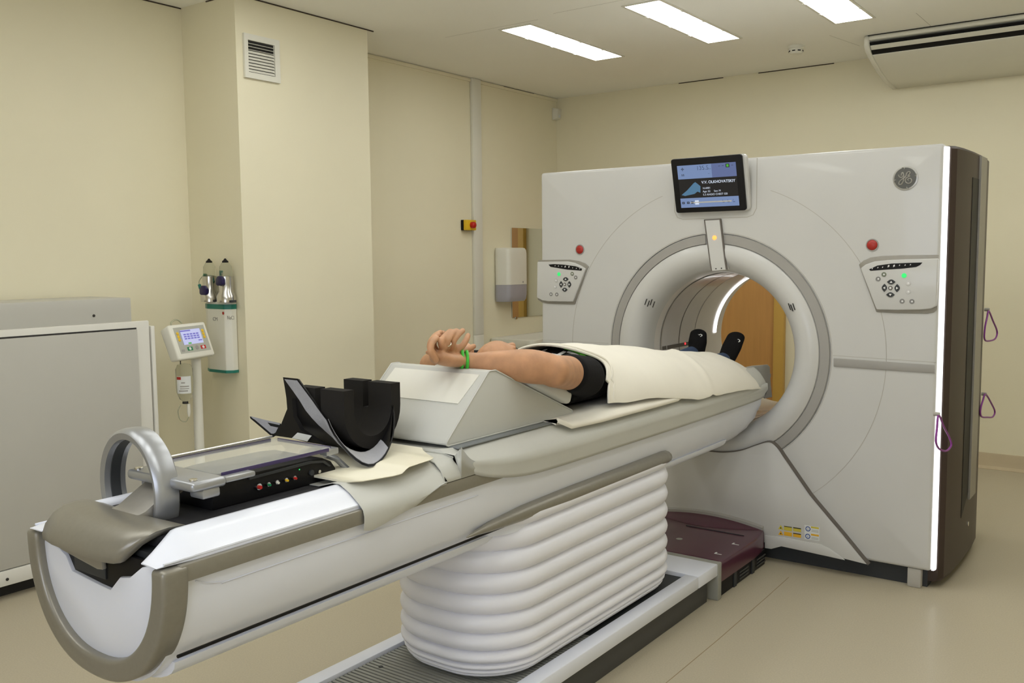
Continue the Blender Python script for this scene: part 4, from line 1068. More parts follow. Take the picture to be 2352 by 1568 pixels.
# right hand (under): palm and fingers curling up round the other hand
palm_r = [(P3(1058, 828, 0.075), (0.028, 0.026, 0.022)), (P3(1030, 826, 0.075), (0.034, 0.03, 0.022)), (P3(1006, 820, 0.07), (0.034, 0.022, 0.022))]
chain_s(bm, palm_r)
def finger(pts, r0, r1):
    n = len(pts); chain_s(bm, [(p, r0+(r1-r0)*i/(n-1)) for i, p in enumerate(pts)], 4)
for kx, (a, b, c, d) in zip((0.098, 0.076, 0.054, 0.032), (((1000, 826), (989, 806), (992, 788), (1003, 776)), ((1002, 820), (988, 800), (992, 780), (1006, 768)), ((1004, 816), (990, 795), (996, 774), (1012, 763)), ((1008, 812), (995, 792), (1003, 775), (1018, 764)))):
    finger([P3(a[0], a[1], kx), P3(b[0], b[1], kx), P3(c[0], c[1], kx-0.006), P3(d[0], d[1], kx-0.02)], 0.0115, 0.0092)
finger([P3(1020, 822, 0.03), P3(1000, 814, 0.01), P3(982, 809, 0.0)], 0.0095, 0.0078)
# left hand (over): back of the hand towards the camera, fingers pointing up
chain(bm, [(WRL, 0.027), (P3(1052, 812, 0.015), (0.024, 0.026, 0.026)), (P3(1036, 802, 0.05), (0.020, 0.026, 0.026)), (P3(1030, 795, 0.06), (0.016, 0.026, 0.024))], 2)
LF = [((1018, 800, 0.080), (1013, 786, 0.086), (1024, 770, 0.076), (1034, 760, 0.060)),
      ((1027, 797, 0.078), (1027, 783, 0.088), (1038, 768, 0.080), (1048, 759, 0.066)),
      ((1038, 796, 0.074), (1041, 784, 0.084), (1052, 769, 0.080), (1063, 759, 0.068)),
      ((1052, 803, 0.066), (1062, 794, 0.072), (1071, 780, 0.068), (1075, 770, 0.060))]
for f4 in LF:
    finger([P3(*q) for q in f4], 0.0120, 0.0092)
finger([P3(1058, 810, 0.04), P3(1074, 802, 0.045), P3(1088, 795, 0.04)], 0.0125, 0.0095)
body = remesh('body', bm, 0.0030, SKIN, PER, 12, 0.5)
# extra smoothing of the bare arm around the elbow (hands and face keep their detail)
vg = body.vertex_groups.new(name='arm')
mid_arm = ELB.lerp(WRI, 0.25)
vg.add([v.index for v in body.data.vertices if v.co.x > 0.1 and (v.co-mid_arm).length < 0.22], 1.0, 'REPLACE')
sm = body.modifiers.new('smooth', 'SMOOTH'); sm.iterations = 45; sm.factor = 0.5; sm.vertex_group = 'arm'
# hair: cap over the crown
bm = bmesh.new()
for q in range(260):
    a = random.uniform(0, 2*PI); t = random.random()
    d = Vector((math.cos(a)*math.sqrt(1-t*t*0.2), -0.35-0.9*t, math.sin(a))).normalized()
    if d.z > 0.30 and d.y > -0.9: continue
    p = HC+Vector((d.x*0.076, d.y*0.100, d.z*0.095))
    tip = p+d*random.uniform(0.006, 0.012)+Vector((0, -0.012, -0.006))
    hull_add(bm, [(p, 0.008), (tip, 0.0035)], 1)
hull_add(bm, [(HC+Vector((0, -0.034, -0.016)), (0.0805, 0.084, 0.085))], 3)
remesh('hair', bm, 0.004, HAIR, PER, 1, 0.3)
# closed eyes, brows
for s in (-1, 1):
    c = HC+HV(s*0.032, 0.030, 0.084)
    e = tube('eyebrow', smooth_path([c+Vector((-0.017, -0.018, 0.002)), c+Vector((0, -0.023, 0.005)), c+Vector((0.017, -0.018, 0.001))], 4), 0.003, HAIR, PER, 6)
    e = tube('eyelid_line', smooth_path([c+Vector((-0.013, 0.002, -0.001)), c+Vector((0, 0.006, 0.003)), c+Vector((0.013, 0.002, -0.001))], 4), 0.0012, HAIR, PER, 6)
# t-shirt
bm = bmesh.new()
chain(bm, [(Vector((0, -1.60, 1.072)), (0.14, 0.045, 0.088)), (Vector((0, -1.54, 1.072)), (0.185, 0.06, 0.098)), (Vector((0, -1.42, 1.086)), (0.195, 0.09, 0.108)), (Vector((0, -1.25, 1.066)), (0.18, 0.08, 0.088)), (Vector((0, -1.08, 1.055)), (0.175, 0.06, 0.076))], 3)
hull_add(bm, [(Vector((0, -1.60, 1.07)), (0.17, 0.04, 0.085)), (Vector((0, -1.42, 1.04)), (0.200, 0.08, 0.062)), (Vector((0, -1.62, 1.03)), (0.185, 0.05, 0.048))], 3)
for s, sh, el in ((1, SHO, ELB), (-1, SHL, ELL)):
    chain(bm, [(Vector((s*0.12, -1.545, 1.085)), 0.082), (sh, 0.077), (sh.lerp(el, 0.42), 0.070)], 3)
shirt = remesh('t_shirt', bm, 0.006, SHIRT, PER, 4, 0.5)
# chest print
from mathutils.bvhtree import BVHTree
BV = BVHTree.FromPolygons([v.co.copy() for v in shirt.data.vertices], [tuple(p.vertices) for p in shirt.data.polygons])
for (x0, y0, x1, y1, mt) in ((0.02, -1.535, 0.15, -1.535, INKW), (0.05, -1.535, 0.05, -1.485, INKW), (0.09, -1.54, 0.09, -1.48, INKW), (0.13, -1.535, 0.13, -1.485, INKW), (0.06, -1.48, 0.14, -1.48, INKW),
                         (-0.08, -1.535, 0.0, -1.535, INKW), (-0.04, -1.535, -0.04, -1.48, INKW), (0.03, -1.455, 0.15, -1.462, INKG)):
    n_ = 10; wv = Vector((-(y1-y0), x1-x0, 0)).normalized()*0.0065; A = []
    for q in range(n_+1):
        p = Vector((x0+(x1-x0)*q/n_, y0+(y1-y0)*q/n_, 1.4))
        h0 = BV.ray_cast(p+wv, Vector((0, 0, -1)))[0]; h1 = BV.ray_cast(p-wv, Vector((0, 0, -1)))[0]
        if h0 and h1:
            up_ = Vector((0, 0, 0.0025)); A.append([h0+up_, h1+up_, h1, h0])
    if len(A) > 1: loft('chest_print', A, mt, PER, angle=60)
# jeans and socks
bm = bmesh.new()
for s in (-1, 1):
    chain(bm, [(Vector((s*0.08, -1.0, 1.050)), 0.078), (Vector((s*0.095, -0.55, 1.030)), 0.056), (Vector((s*0.098, -0.25, 1.014)), 0.042)], 2)
    chain(bm, [(Vector((s*0.098, -0.25, 1.014)), 0.042), (FEET[s][0].lerp(Vector((s*0.098, -0.25, 1.014)), 0.25), 0.042)], 2)
remesh('jeans', bm, 0.007, JEANS, PER, 2)
for s in (-1, 1):
    bm = bmesh.new()
    heel, top_ = FEET[s]
    mid_ = heel.lerp(top_, 0.55)
    chain(bm, [(Vector((s*0.098, -0.15, 1.008)), 0.035), (heel, 0.038)], 2)
    hull_add(bm, [(heel, 0.042), (mid_, (0.050, 0.040, 0.036)), (top_, (0.047, 0.028, 0.030))], 3)
    so_ = remesh('sock', bm, 0.004, SOCK, PER, 3)
    c = top_+Vector((0.012, -0.026, -0.012))
    text_obj('sock_mark', 'OCO', 0.022, c+Vector((-0.026, -0.006, -0.004)), (1, -0.05, -0.1 if s > 0 else 0.15), (0, 0.35, 1), INKW, PER, extrude=0.006)
# wristbands and ring
fd = (WRI-ELB).normalized(); fa, fb = frame_for(fd)
for off, rr_, mt in ((0.026, 0.0335, GREENB), (0.010, 0.0335, GREENB)):
    c = WRI+fd*off*1.0; tl = 0.35*(1 if off < 0.02 else 0.6)
    pts_ = [c+fa*rr_*math.cos(a)+fb*rr_*0.94*math.sin(a)+fd*0.008*math.sin(a)*tl for a in [2*PI*q/28 for q in range(28)]]
    tube('wristband', pts_, 0.0055, mt, PER, 8, True, 0.7)
rp0, rp1 = P3(1027, 797, 0.078), P3(1027, 783, 0.088)
rdir = (rp1-rp0).normalized(); ra_, rb_ = frame_for(rdir); rcx = rp0.lerp(rp1, 0.55)
tube('finger_ring', [rcx+ra_*0.0118*math.cos(a)+rb_*0.0118*math.sin(a) for a in [2*PI*q/24 for q in range(24)]], 0.0024, SILV, PER, 8, True)

# ================================================================== SHEETS
def interp(tbl, y):
    if y <= tbl[0][0]: return tbl[0][1]
    for (a, va), (b, vb) in zip(tbl, tbl[1:]):
        if y <= b:
            t = (y-a)/(b-a); t = t*t*(3-2*t) if False else t
            return va+(vb-va)*t
    return tbl[-1][1]
crest = [(-1.60, 1.205), (-1.43, 1.202), (-0.985, 1.160), (-0.664, 1.118), (-0.198, 1.070), (-0.05, 1.030), (0.06, 0.985), (0.12, 0.965)]
hemz = [(-1.52, 0.998), (-1.18, 0.978), (-0.82, 0.930), (-0.3, 0.905), (0.1, 0.868)]
hemx = [(-1.52, 0.262), (-1.2, 0.286), (-0.8, 0.300), (-0.2, 0.300), (0.1, 0.262)]
NS, NY = 56, 110
rows = []
for i in range(NY+1):
    v = i/NY; row = []
    for j in range(NS+1):
        u = -1+2*j/NS
        # end edges are curved across the width
        y0 = -1.55+0.13*math.exp(-((u-0.45)/0.28)**2)+0.03*u*(u > 0.7); y1 = -0.07+0.15*max(0, u)**1.2-0.10*max(0, -u)
        y = y0+(y1-y0)*v
        zc = interp(crest, y); zh = interp(hemz, y); xh = interp(hemx, y)
        a = abs(u)
        x = math.copysign(xh*(math.sin(a*PI/2)**0.92 if a < 1 else 1), u)
        pw = 2.1
        q = min(1.0, abs(x)/xh)
        z = zh+(zc-zh)*max(0.0, 1-q**pw)**(1/1.55)
        # dip between the legs, folds
        leg = max(0.0, min(1.0, (y+1.0)/0.5))
        z -= 0.020*leg*math.exp(-(x/0.045)**2)
        z += 0.006*mathutils.noise.noise(Vector((x*7, y*5, 1.3)))+0.003*mathutils.noise.noise(Vector((x*16, y*11, 4.7)))
        fold = math.exp(-((y+0.62+0.35*(x-0.15))/0.022)**2)*0.008*(x > 0.05)
        z += fold; 
        row.append(Vector((x, y, z)))
    rows.append(row)
bm = bmesh.new()
V = [[bm.verts.new(p) for p in r] for r in rows]
for i in range(NY):
    for j in range(NS): bm.faces.new([V[i][j], V[i][j+1], V[i+1][j+1], V[i+1][j]])
bmesh.ops.recalc_face_normals(bm, faces=bm.faces[:])
bmesh.ops.solidify(bm, geom=bm.faces[:], thickness=0.004)
SH = thing('cover_sheet', 'white cotton sheet covering the person from chest to shins', 'sheet', (0, -0.8, MTOP))
finish('sheet', bm, SHEET, SH, angle=80)
# folded double hem at the chest end
ed = [r for r in rows[0]]
hem_pts = []
for j in range(0, NS+1):
    p = rows[0][j]; q = rows[1][j]; t = (q-p).normalized()
    hem_pts.append(p+Vector((0, -0.001, 0.0015)))
tube('hem_fold', hem_pts, 0.0055, SHEET, SH, 8)
tube('hem_fold', [rows[2][j]+Vector((0, 0.004, 0.004)) for j in range(NS+1)], 0.0035, SHEET, SH, 6)
# sheet under the person, hanging edge towards the camera
R = []
for y, xe, ze in ((-1.86, 0.262, 0.985), (-1.80, 0.284, 0.957), (-1.6, 0.292, 0.952), (-1.4, 0.294, 0.950), (-1.2, 0.294, 0.949), (-1.0, 0.293, 0.948), (-0.93, 0.285, 0.955)):
    n_ = mathutils.noise.noise(Vector((y*6, 0, 0)))*0.003
    path = [(0.05, MTOP+0.008), (0.20, MTOP+0.010), (0.232, MTOP+0.012), (0.258, MTOP+0.004), (xe-0.002, ze+0.012), (xe, ze+n_)]
    R.append([(x, y, z) for x, z in path]+[(x-0.004, y, z-0.005) for x, z in path[::-1]])
tag(loft('under_sheet', R, SHEET, angle=70), 'folded white sheet under the person, edge hanging over the mattress', 'sheet')

# ================================================================== LEFT WALL THINGS
# white equipment cabinet
CB = thing('equipment_cabinet', 'large white metal equipment cabinet against the side wall', 'cabinet', (-2.55, -3.0, 0))
CX = -2.33; CY1 = -1.70; CY0 = -3.7
box('cabinet_body', XL+0.03, CX-0.03, CY0, CY1, 0.06, 1.225, CABT, CB, 0.012, 3)
box('top_box', XL+0.03, CX-0.10, CY0, CY1-0.05, 1.226, 1.352, CAB, CB, 0.006)
box('front_frame', CX-0.029, CX-0.010, CY0, CY1-0.01, 0.07, 1.235, CABT, CB, 0.006)
box('front_door', CX-0.0095, CX+0.002, CY0+0.05, CY1-0.085, 0.145, 1.195, CAB, CB, 0.003)
box('door_gap', CX-0.0098, CX-0.006, CY0+0.05, CY1-0.085, 1.195, 1.203, INK, CB)
box('side_trim', CX-0.10, CX-0.012, CY1, CY1+0.022, 0.08, 1.205, CABT, CB, 0.004)
box('lower_sill', CX-0.0095, CX+0.004, CY0, CY1-0.01, 0.07, 0.140, CABT, CB, 0.004)
box('latch', CX-0.060, CX-0.035, CY1+0.0225, CY1+0.028, 0.98, 1.07, BLACK, CB)
for (yy, zz, xx) in ((-1.955, 1.27, CX-0.10), (-1.79, 1.085, CX-0.0095), (-2.49, 0.10, CX+0.004)):
    disc_dir('screw', (xx, yy, zz), (1, 0, 0), 0.007, 0.003, INK, CB, 12)
box('plinth', XL+0.05, CX-0.08, CY0+0.02, CY1-0.02, 0.0, 0.06, INK, CB)
# contrast injector on the pillar side
IJ = thing('contrast_injector', 'white wall mounted contrast injector with teal trims and two syringes', 'injector', (-2.54, -1.10, 0.88))
iy = -1.17
def ip2(px, py): v = ony(px, py, iy); return v
i_tl, i_tr, i_br, i_bl = ip2(463, 713), ip2(539, 709), ip2(549, 856), ip2(473, 862)
xa, xb = ony(465, 780, iy).x, ony(549, 780, -1.10).x-0.004
zt, zb = i_tr.z, i_br.z
bodyp = round_poly([(xa, -1.101), (xa, iy+0.03), (xa+0.06, iy), (xb-0.03, iy), (xb, iy+0.03), (xb, -1.101)], 0.015)
R = [[(p.x, p.y, z) for p in bodyp] for z in (zb, zt)]
loft('injector_body', R, APPL, IJ)
for z0, z1 in ((zt-0.005, zt+0.022), (zb-0.010, zb+0.006)):
    cpx = (xa+xb)/2
    loft('teal_trim', [[(cpx+(p.x-cpx)*1.02, -1.101+(p.y+1.101)*1.04, z) for p in bodyp] for z in (z0, z1)], TEAL, IJ)
loft('injector_top', [[(cpx+(p.x-cpx)*0.98, -1.101+(p.y+1.101)*0.98, z) for p in bodyp] for z in (zt+0.022, zt+0.036)], APPL, IJ)
disc_dir('red_mark', (ip2(513, 719).x, iy-0.001, ip2(513, 719).z), (0, -1, 0), 0.009, 0.001, DRED, IJ, 14)
text_obj('injector_lettering', 'CM', 0.03, (ip2(489, 736).x, iy-0.001, ip2(489, 736).z), (1, 0, 0), (0, 0, 1), BAND, IJ)
text_obj('injector_lettering', 'NaCl', 0.03, (ip2(522, 733).x, iy-0.001, ip2(522, 733).z), (1, 0, 0), (0, 0, 1), BAND, IJ)
for (px, hi) in ((481, 0), (518, 1)):
    c = ony(px+3, 703, -1.158); z0 = zt+0.036; c.z = 0
    lathe('syringe_holder', [(0.054, z0), (0.054, z0+0.035), (0.040, z0+0.062), (0.042, z0+0.145), (0.038, z0+0.145), (0.036, z0+0.05)], c, CHROME, IJ, n=24, cap=False)
    lathe('syringe_barrel', [(0.034, z0+0.02), (0.035, z0+0.17), (0.033, z0+0.20), (0.020, z0+0.222), (0.010, z0+0.226)], c, BOTTLE, IJ, n=24)
    lathe('syringe_tip', [(0.018, z0+0.222), (0.018, z0+0.230), (0.009, z0+0.238), (0.004, z0+0.246)], c, BLACK, IJ, n=16)
    hz = z0+(0.13 if hi else 0.075); hx_ = 0.028 if hi else 0.012
    prism('lever', [c+Vector((x+hx_*0.3, -0.055, z)) for x, z in ((-0.03, hz-0.028), (-0.03, hz), (-0.01, hz+0.018), (0.012, hz+0.018), (0.032, hz), (0.032, hz-0.028), (0.018, hz-0.036), (-0.018, hz-0.036))], (0, 0.02, 0), NAVY, IJ, 0.004)
    for s in (-1, 1):
        box('holder_foot', c.x+s*0.052-0.012, c.x+s*0.052+0.012, c.y-0.02, c.y+0.02, z0-0.002, z0+0.012, CHAR, IJ, 0.003)
# tubing with green connectors
tb_ = [ony(px, py, -1.15) for px, py in ((460, 660), (457, 648), (462, 638), (470, 632), (490, 633), (505, 636), (512, 632), (511, 622))]
tube('tubing', smooth_path(tb_, 5), 0.0025, TUBE, IJ, 6)
tb_ = [ony(px, py, -1.15) for px, py in ((505, 640), (500, 655), (497, 675), (499, 690), (502, 700))]
tube('tubing', smooth_path(tb_, 5), 0.0025, TUBE, IJ, 6)
for px, py, dx, dz in ((472, 632, 1, 0), (459, 658, -0.4, 1), (500, 643, 0.6, 0.8), (510, 627, 0.1, 1)):
    p = ony(px, py, -1.15); v = Vector((dx, 0, dz)).normalized()*0.013
    tube('connector', [p-v, p+v], 0.009, TEAL if px != 472 else GREENBTN, IJ, 8)
# injector control stand
IS = thing('injector_console_stand', 'cream injector console with screen on a white pole stand', 'medical console', (-2.42, -1.40, 0))
px_, py_ = -2.42, -1.385
lathe('pole', [(0.026, 0.08), (0.026, 1.02)], (px_, py_, 0), APPL, IJ if False else IS, n=20)
lathe('stand_base', [(0.20, 0.045), (0.20, 0.065), (0.17, 0.075), (0.05, 0.09), (0.03, 0.12)], (px_, py_, 0), APPL, IS, n=32)
for q in range(5):
    a = 2*PI*q/5; c = Vector((px_+0.165*math.cos(a), py_+0.165*math.sin(a), 0.0225))
    lathe('caster', [(0.0225, -0.01), (0.0225, 0.01)], c, BLACK, IS, 'X', 16)
hd_c = [P3(385, 746, -2.39), P3(470, 737, -2.44), P3(497, 800, -2.37), P3(412, 828, -2.32)]
ntl, ntr, nbr, nbl = hd_c; nbr = ntr+nbl-ntl; hd_c[2] = nbr
hn = (ntr-ntl).cross(nbl-ntl).normalized()
if hn.dot(CAM-ntl) < 0: hn = -hn
ctr = sum(hd_c, Vector())/4
def hq(u, v, d=0.0):
    a = ntl.lerp(ntr, u); b = nbl.lerp(nbr, u); return a.lerp(b, v)+hn*d
bm = bmesh.new()
fr = [hq(u, v, 0) for u, v in ((0, 0), (1, 0), (1, 1), (0, 1))]
bk = [hq(u, v, -0.065) for u, v in ((-0.02, 0.05), (0.95, 0.05), (0.93, 0.95), (0.0, 0.95))]
vf = [bm.verts.new(p) for p in fr]; vb = [bm.verts.new(p) for p in bk]
bm.faces.new(vf); bm.faces.new(vb[::-1])
for i in range(4): bm.faces.new([vf[i], vb[i], vb[(i+1) % 4], vf[(i+1) % 4]])
bmesh.ops.recalc_face_normals(bm, faces=bm.faces[:]); bevel(bm, 0.012, 3)
hd = finish('console_head', bm, APPL, IS)
def hquad(name, u0, u1, v0, v1, mt, d):
    o = prism(name, [hq(u0, v0, d), hq(u1, v0, d), hq(u1, v1, d), hq(u0, v1, d)], tuple(hn*0.0006), mt); sub(o, hd)
hquad('face_plate', 0.10, 0.92, 0.10, 0.83, CONSG, 0.0)
hquad('screen', 0.24, 0.78, 0.185, 0.60, SCR_LAV, 0.001)
hquad('screen_header', 0.25, 0.52, 0.20, 0.235, SCR_PUR, 0.0018); hquad('screen_header', 0.24, 0.245, 0.185, 0.60, INK, 0.0018)
for rv in (0.30, 0.36, 0.42):
    for q in range(5): hquad('screen_cell', 0.31+q*0.085, 0.375+q*0.085, rv, rv+0.038, SCR_PUR, 0.0018)
hquad('screen_cell', 0.37, 0.45, 0.55, 0.59, SCR_GREEN, 0.0018); hquad('screen_cell', 0.66, 0.76, 0.50, 0.53, SCR_PUR, 0.0018)
for u, vs_ in ((0.17, (0.27, 0.36, 0.45)), (0.85, (0.26, 0.35, 0.44))):
    for v in vs_:
        e = disc_dir('soft_key', hq(u, v, 0.0006), hn, 0.009, 0.002, YEL, None, 12); sub(e, hd)
hquad('key_green', 0.30, 0.44, 0.67, 0.77, GREENBTN, 0.001); hquad('key_red', 0.66, 0.80, 0.67, 0.77, RED, 0.001)
for u in (0.37, 0.73):
    e = disc_dir('key_symbol', hq(u, 0.72, 0.0016), hn, 0.008, 0.001, INKW, None, 14); sub(e, hd)
e = disc_dir('key_mid', hq(0.56, 0.71, 0.0006), hn, 0.012, 0.002, BAND, None, 14); sub(e, hd)
hquad('key_mark', 0.14, 0.22, 0.72, 0.78, BAND, 0.001)
tube('head_arm', [Vector((px_, py_, 1.0)), ctr-hn*0.06], 0.02, APPL, IS)
e = tube('cable', smooth_path([hq(0.2, 0.0, -0.03), hq(0.22, -0.10, -0.03), hq(0.38, -0.16, -0.03), hq(0.48, -0.06, -0.03), hq(0.47, 0.02, -0.03)], 5), 0.004, TUBE, IS, 6)
# infusion bottle hanging from the console
IB = thing('infusion_bottle', 'clear infusion bottle with label hanging upside down from the console', 'bottle', (-2.33, -1.47, 0.8))
bc = P3(424, 880, -2.36); bz = P3(424, 832, -2.36).z; zz0 = P3(428, 925, -2.36).z
hB = bz-zz0
lathe('bottle', [(0.012, bz-0.004), (0.034, bz-0.012), (0.044, bz-0.035), (0.045, bz-hB*0.55), (0.043, bz-hB*0.72), (0.028, bz-hB*0.90), (0.014, bz-hB*0.95), (0.013, bz-hB)], (bc.x, bc.y, 0), BOTTLE, IB, n=28)
R = []
for q in range(13):
    a = math.radians(-70+100*q/12-20); R.append([(bc.x+0.0458*math.cos(a), bc.y+0.0458*math.sin(a), z) for z in (bz-hB*0.32, bz-hB*0.74)])
lbm = loft_bm(R, False, False); lab = finish('label', lbm, STICKW, IB)
for i, (f0, f1, n0, n1) in enumerate(((0.33, 0.40, 0, 5), (0.46, 0.49, 4, 8), (0.55, 0.58, 3, 11), (0.61, 0.63, 3, 11), (0.66, 0.69, 2, 10))):
    R = []
    for q in range(n0, n1):
        a = math.radians(-70+100*q/12-20); R.append([(bc.x+0.0462*math.cos(a), bc.y+0.0462*math.sin(a), z) for z in (bz-hB*f0, bz-hB*f1)])
    e = finish('label_print', loft_bm(R, False, False), DRED if i == 0 else BAND, None); sub(e, lab)
lathe('bottle_cap', [(0.015, zz0+0.008), (0.016, zz0-0.002), (0.010, zz0-0.004)], (bc.x, bc.y, 0), INK, IB, n=16)
lathe('drip_spike', [(0.007, zz0-0.004), (0.009, zz0-0.012), (0.009, zz0-0.055), (0.004, zz0-0.075)], (bc.x+0.01, bc.y+0.012, 0), APPL, IB, n=14)
tube('drip_tube', smooth_path([(bc.x+0.01, bc.y+0.012, zz0-0.07), (bc.x, bc.y-0.002, zz0-0.10), (bc.x-0.01, bc.y-0.03, zz0-0.085), (bc.x-0.01, bc.y-0.04, zz0-0.04), (bc.x, bc.y-0.03, zz0-0.005)], 5), 0.0028, TUBE, IB, 6)
tube('hanger', [(bc.x, bc.y-0.02, bz+0.02), (bc.x, bc.y-0.02, bz-0.008)], 0.003, INK, IB, 6)
# vent grille on the pillar
VG = thing('vent_grille', 'white louvred vent grille on the pillar', 'vent', (-2.35, -0.93, 2.67))
vy0, vy1, vz0, vz1 = -1.055, -0.805, 2.555, 2.797
fr_ = [(vy0, vz0), (vy1, vz0), (vy1, vz1), (vy0, vz1)]; fi_ = [(vy0+0.026, vz0+0.032), (vy1-0.036, vz0+0.032), (vy1-0.036, vz1-0.034), (vy0+0.026, vz1-0.034)]
bm = bmesh.new()
A = [bm.verts.new((-2.349, y, z)) for y, z in fr_]; B = [bm.verts.new((-2.334, y, z)) for y, z in fr_]
C_ = [bm.verts.new((-2.334, y, z)) for y, z in fi_]; D = [bm.verts.new((-2.349, y, z)) for y, z in fi_]
for j in range(4):
    q = (j+1) % 4
    for P_, Q_ in ((A, B), (B, C_), (C_, D), (D, A)): bm.faces.new([P_[j], P_[q], Q_[q], Q_[j]])
finish('grille_frame', bm, APPL, VG)
box('grille_back', -2.3495, -2.3485, vy0+0.02, vy1-0.02, vz0+0.02, vz1-0.02, INK, VG)
nsl = 10
for q in range(nsl):
    z = vz0+0.034+q*(vz1-vz0-0.072)/nsl; hh = (vz1-vz0-0.072)/nsl
    op = 0.35 if q >= nsl-3 else 0.9
    y0, y1 = vy0+0.027, vy1-0.038
    prism('slat', [(-2.346, y0, z+hh*op), (-2.346, y1, z+hh*op), (-2.337, y1, z+0.001), (-2.337, y0, z+0.001)], (0.0012, 0, 0.001), APPL, VG)
# cable conduit
CD = thing('cable_conduit', 'white vertical cable conduit on the wall', 'conduit', (XL, 1.63, 0.0))
box('conduit', XL+0.001, XL+0.028, 1.585, 1.70, 0.0, 0.90, APPL, CD, 0.004)
box('conduit', XL+0.001, XL+0.028, 1.585, 1.70, 0.901, H-0.001, APPL, CD, 0.004)
# emergency stop box
ES = thing('emergency_stop', 'yellow emergency stop box with red mushroom button on the wall', 'switch', (XL, 1.53, 1.80))
ec = P3(1078, 517, XL+0.03)
box('switch_back', XL+0.001, XL+0.025, ec.y-0.075, ec.y+0.055, ec.z-0.042, ec.z+0.042, BLACK, ES, 0.004)
box('switch_case', XL+0.0255, XL+0.06, ec.y-0.072, ec.y+0.055, ec.z-0.042, ec.z+0.042, YEL, ES, 0.006)
disc_dir('red_button', (XL+0.06, ec.y-0.005, ec.z), (1, 0, 0), 0.026, 0.03, RED, ES, 20, 0.008)
# paper towel dispenser
DP = thing('towel_dispenser', 'white paper towel dispenser with grey lower window', 'dispenser', (XL, 2.0, 1.38))
dy0, dy1 = 1.87, 2.20; dz0, dz1 = 1.165, 1.625
sec = round_poly([(XL+0.001, dy0), (XL+0.15, dy0+0.03), (XL+0.15, dy1-0.02), (XL+0.001, dy1)], 0.045)
def dring(z, f): 
    cx_, cy_ = XL+0.001, (dy0+dy1)/2
    return [(cx_+(p.x-cx_)*f, cy_+(p.y-cy_)*(0.6+0.4*f), z) for p in sec]
loft('upper_case', [dring(dz0+0.145, 1.0), dring(dz1-0.05, 1.0), dring(dz1-0.02, 0.97), dring(dz1-0.005, 0.90), dring(dz1, 0.80)], APPL, DP, angle=40)
loft('lower_window', [dring(dz0, 0.85), dring(dz0+0.02, 0.95), dring(dz0+0.06, 0.99), dring(dz0+0.144, 0.995)], SMOKE, DP, angle=40)
disc_dir('lock', (XL+0.151, 2.10, dz0+0.165), (1, 0, 0), 0.008, 0.002, BAND, DP, 10)
# mirror
MR = thing('wall_mirror', 'frameless rectangular mirror on the wall behind the dispenser', 'mirror', (XL, 2.4, 1.4))
box('mirror_glass', XL+0.004, XL+0.010, 2.135, 2.70, 1.012, 1.800, MIRROR, MR)
box('mirror_back', XL+0.001, XL+0.0038, 2.137, 2.698, 1.014, 1.798, INK, MR)
disc_dir('mirror_clip', (XL+0.001, 2.19, 1.008), (1, 0, 0), 0.012, 0.014, CHROME, MR, 12)
# wash basin
WB = thing('wash_basin', 'white wash basin on a pedestal beside the scanner', 'basin', (-2.6, 2.05, 0))
R = []
for z, f in ((0.70, 0.80), (0.76, 0.95), (0.82, 1.0), (0.856, 1.0), (0.860, 0.97), (0.855, 0.88), (0.80, 0.80), (0.74, 0.6)):
    R.append([(XL+0.24+(x-XL-0.24)*f, 2.27+(y-2.27)*f, z) for x, y in rrect(XL+0.002, XL+0.46, 1.79, 2.75, 0.06, 5)])
loft('basin', R, APPL, WB, angle=45)
lathe('pedestal', [(0.11, 0.0), (0.10, 0.05), (0.085, 0.4), (0.10, 0.705)], (XL+0.18, 2.27, 0), APPL, WB)
tube('tap', smooth_path([(XL+0.035, 2.62, 0.858), (XL+0.035, 2.62, 0.93), (XL+0.09, 2.62, 0.96), (XL+0.16, 2.62, 0.93)], 5), 0.011, CHROME, WB)
# motion sensor
MS = thing('motion_sensor', 'tiny white motion sensor in the ceiling corner', 'sensor', (XL, 2.78, 2.87))
sc_ = P3(1280, 262, XL+0.03)
prism('sensor_case', [(XL+0.001, sc_.y-0.045, sc_.z-0.055), (XL+0.045, sc_.y-0.035, sc_.z-0.045), (XL+0.055, sc_.y-0.02, sc_.z+0.045), (XL+0.001, sc_.y-0.045, sc_.z+0.055)], (0, 0.075, 0), APPL, MS, 0.006)
disc_dir('lens', (XL+0.046, sc_.y+0.01, sc_.z-0.02), (1, 0, -0.1), 0.014, 0.005, STICKW, MS, 14, 0.004)
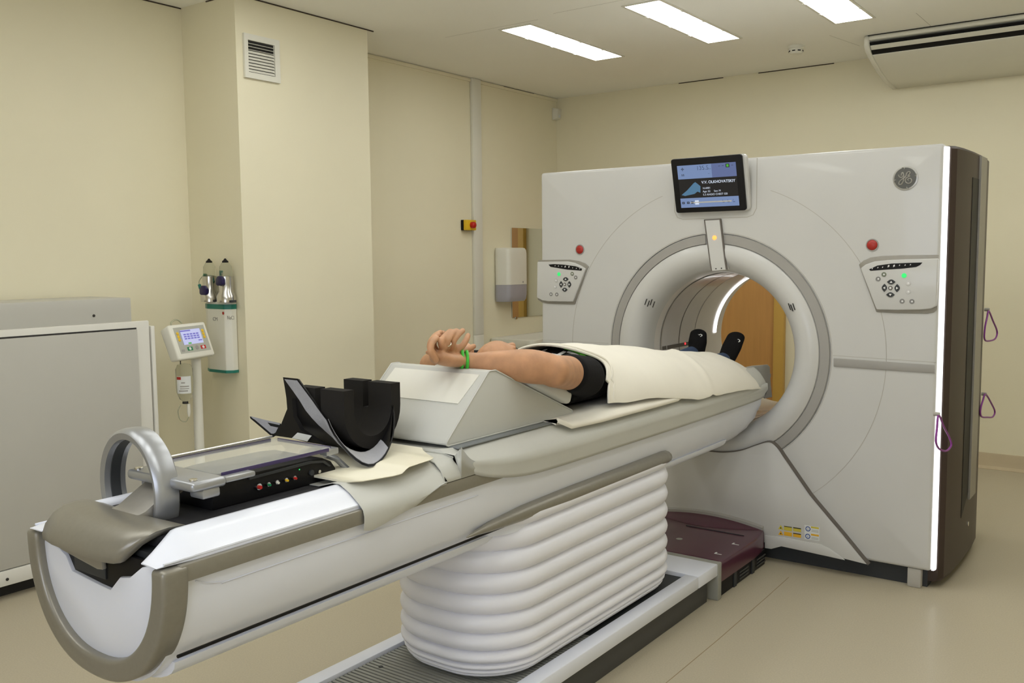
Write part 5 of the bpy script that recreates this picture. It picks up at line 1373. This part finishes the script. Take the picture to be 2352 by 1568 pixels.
# smoke detector
SD = thing('smoke_detector', 'round white smoke detector on the ceiling', 'smoke detector', (-0.33, 2.12, H))
lathe('detector_body', [(0.058, H-0.0005), (0.058, H-0.018), (0.050, H-0.022), (0.047, H-0.045), (0.038, H-0.055), (0.012, H-0.057)], (-0.335, 2.12, 0), APPL, SD, n=32)
for q in range(8):
    a = 2*PI*q/8
    p = Vector((-0.335+0.0485*math.cos(a), 2.12+0.0485*math.sin(a), H-0.038))
    t = Vector((-math.sin(a), math.cos(a), 0))*0.011
    prism('detector_slot', [p-t+Vector((0, 0, -0.004)), p+t+Vector((0, 0, -0.004)), p+t+Vector((0, 0, 0.004)), p-t+Vector((0, 0, 0.004))], (0.001*math.cos(a), 0.001*math.sin(a), 0), INK, SD)
# air conditioner
AC = thing('air_conditioner', 'cream under-ceiling air conditioner with dark outlet slot', 'air conditioner', (0.9, 2.5, H))
ax0, ax1 = 0.165, 1.75
prof = [(2.865, 2.999), (2.12, 2.999), (2.105, 2.985), (2.10, 2.965), (2.115, 2.948), (2.155, 2.925), (2.19, 2.905), (2.23, 2.885), (2.40, 2.82), (2.60, 2.775), (2.865, 2.755)]
body_p = [(2.865, 2.999), (2.115, 2.999), (2.10, 2.985), (2.10, 2.965), (2.19, 2.955), (2.20, 2.915), (2.19, 2.880), (2.23, 2.868), (2.42, 2.812), (2.62, 2.772), (2.865, 2.752)]
prism('ac_body', [(ax0, y, z) for y, z in body_p], (ax1-ax0, 0, 0), APPL, AC, 0.004)
for s, xx in ((0, ax0-0.035), (1, ax1)):
    cap_p = [(2.865, 2.999), (2.11, 2.999), (2.098, 2.97), (2.105, 2.93), (2.14, 2.895), (2.23, 2.862), (2.42, 2.806), (2.62, 2.766), (2.865, 2.748)]
    prism('ac_end_cap', [(xx, y, z) for y, z in cap_p], (0.035, 0, 0), APPL, AC, 0.012, 3)
prism('outlet_slot', [(ax0+0.002, y, z) for y, z in ((2.112, 2.952), (2.186, 2.950), (2.196, 2.915), (2.188, 2.884), (2.168, 2.895))], (ax1-ax0-0.004, 0, 0), BLACK, AC)
prism('louvre', [(ax0+0.004, y, z) for y, z in ((2.118, 2.929), (2.150, 2.908), (2.155, 2.913), (2.123, 2.934))], (ax1-ax0-0.008, 0, 0), APPL, AC, 0.001)
prism('top_gap', [(ax0-0.01, y, z) for y, z in ((2.106, 2.9992), (2.116, 2.9992), (2.116, 2.994), (2.106, 2.994))], (ax1-ax0, 0, 0), INK, AC)
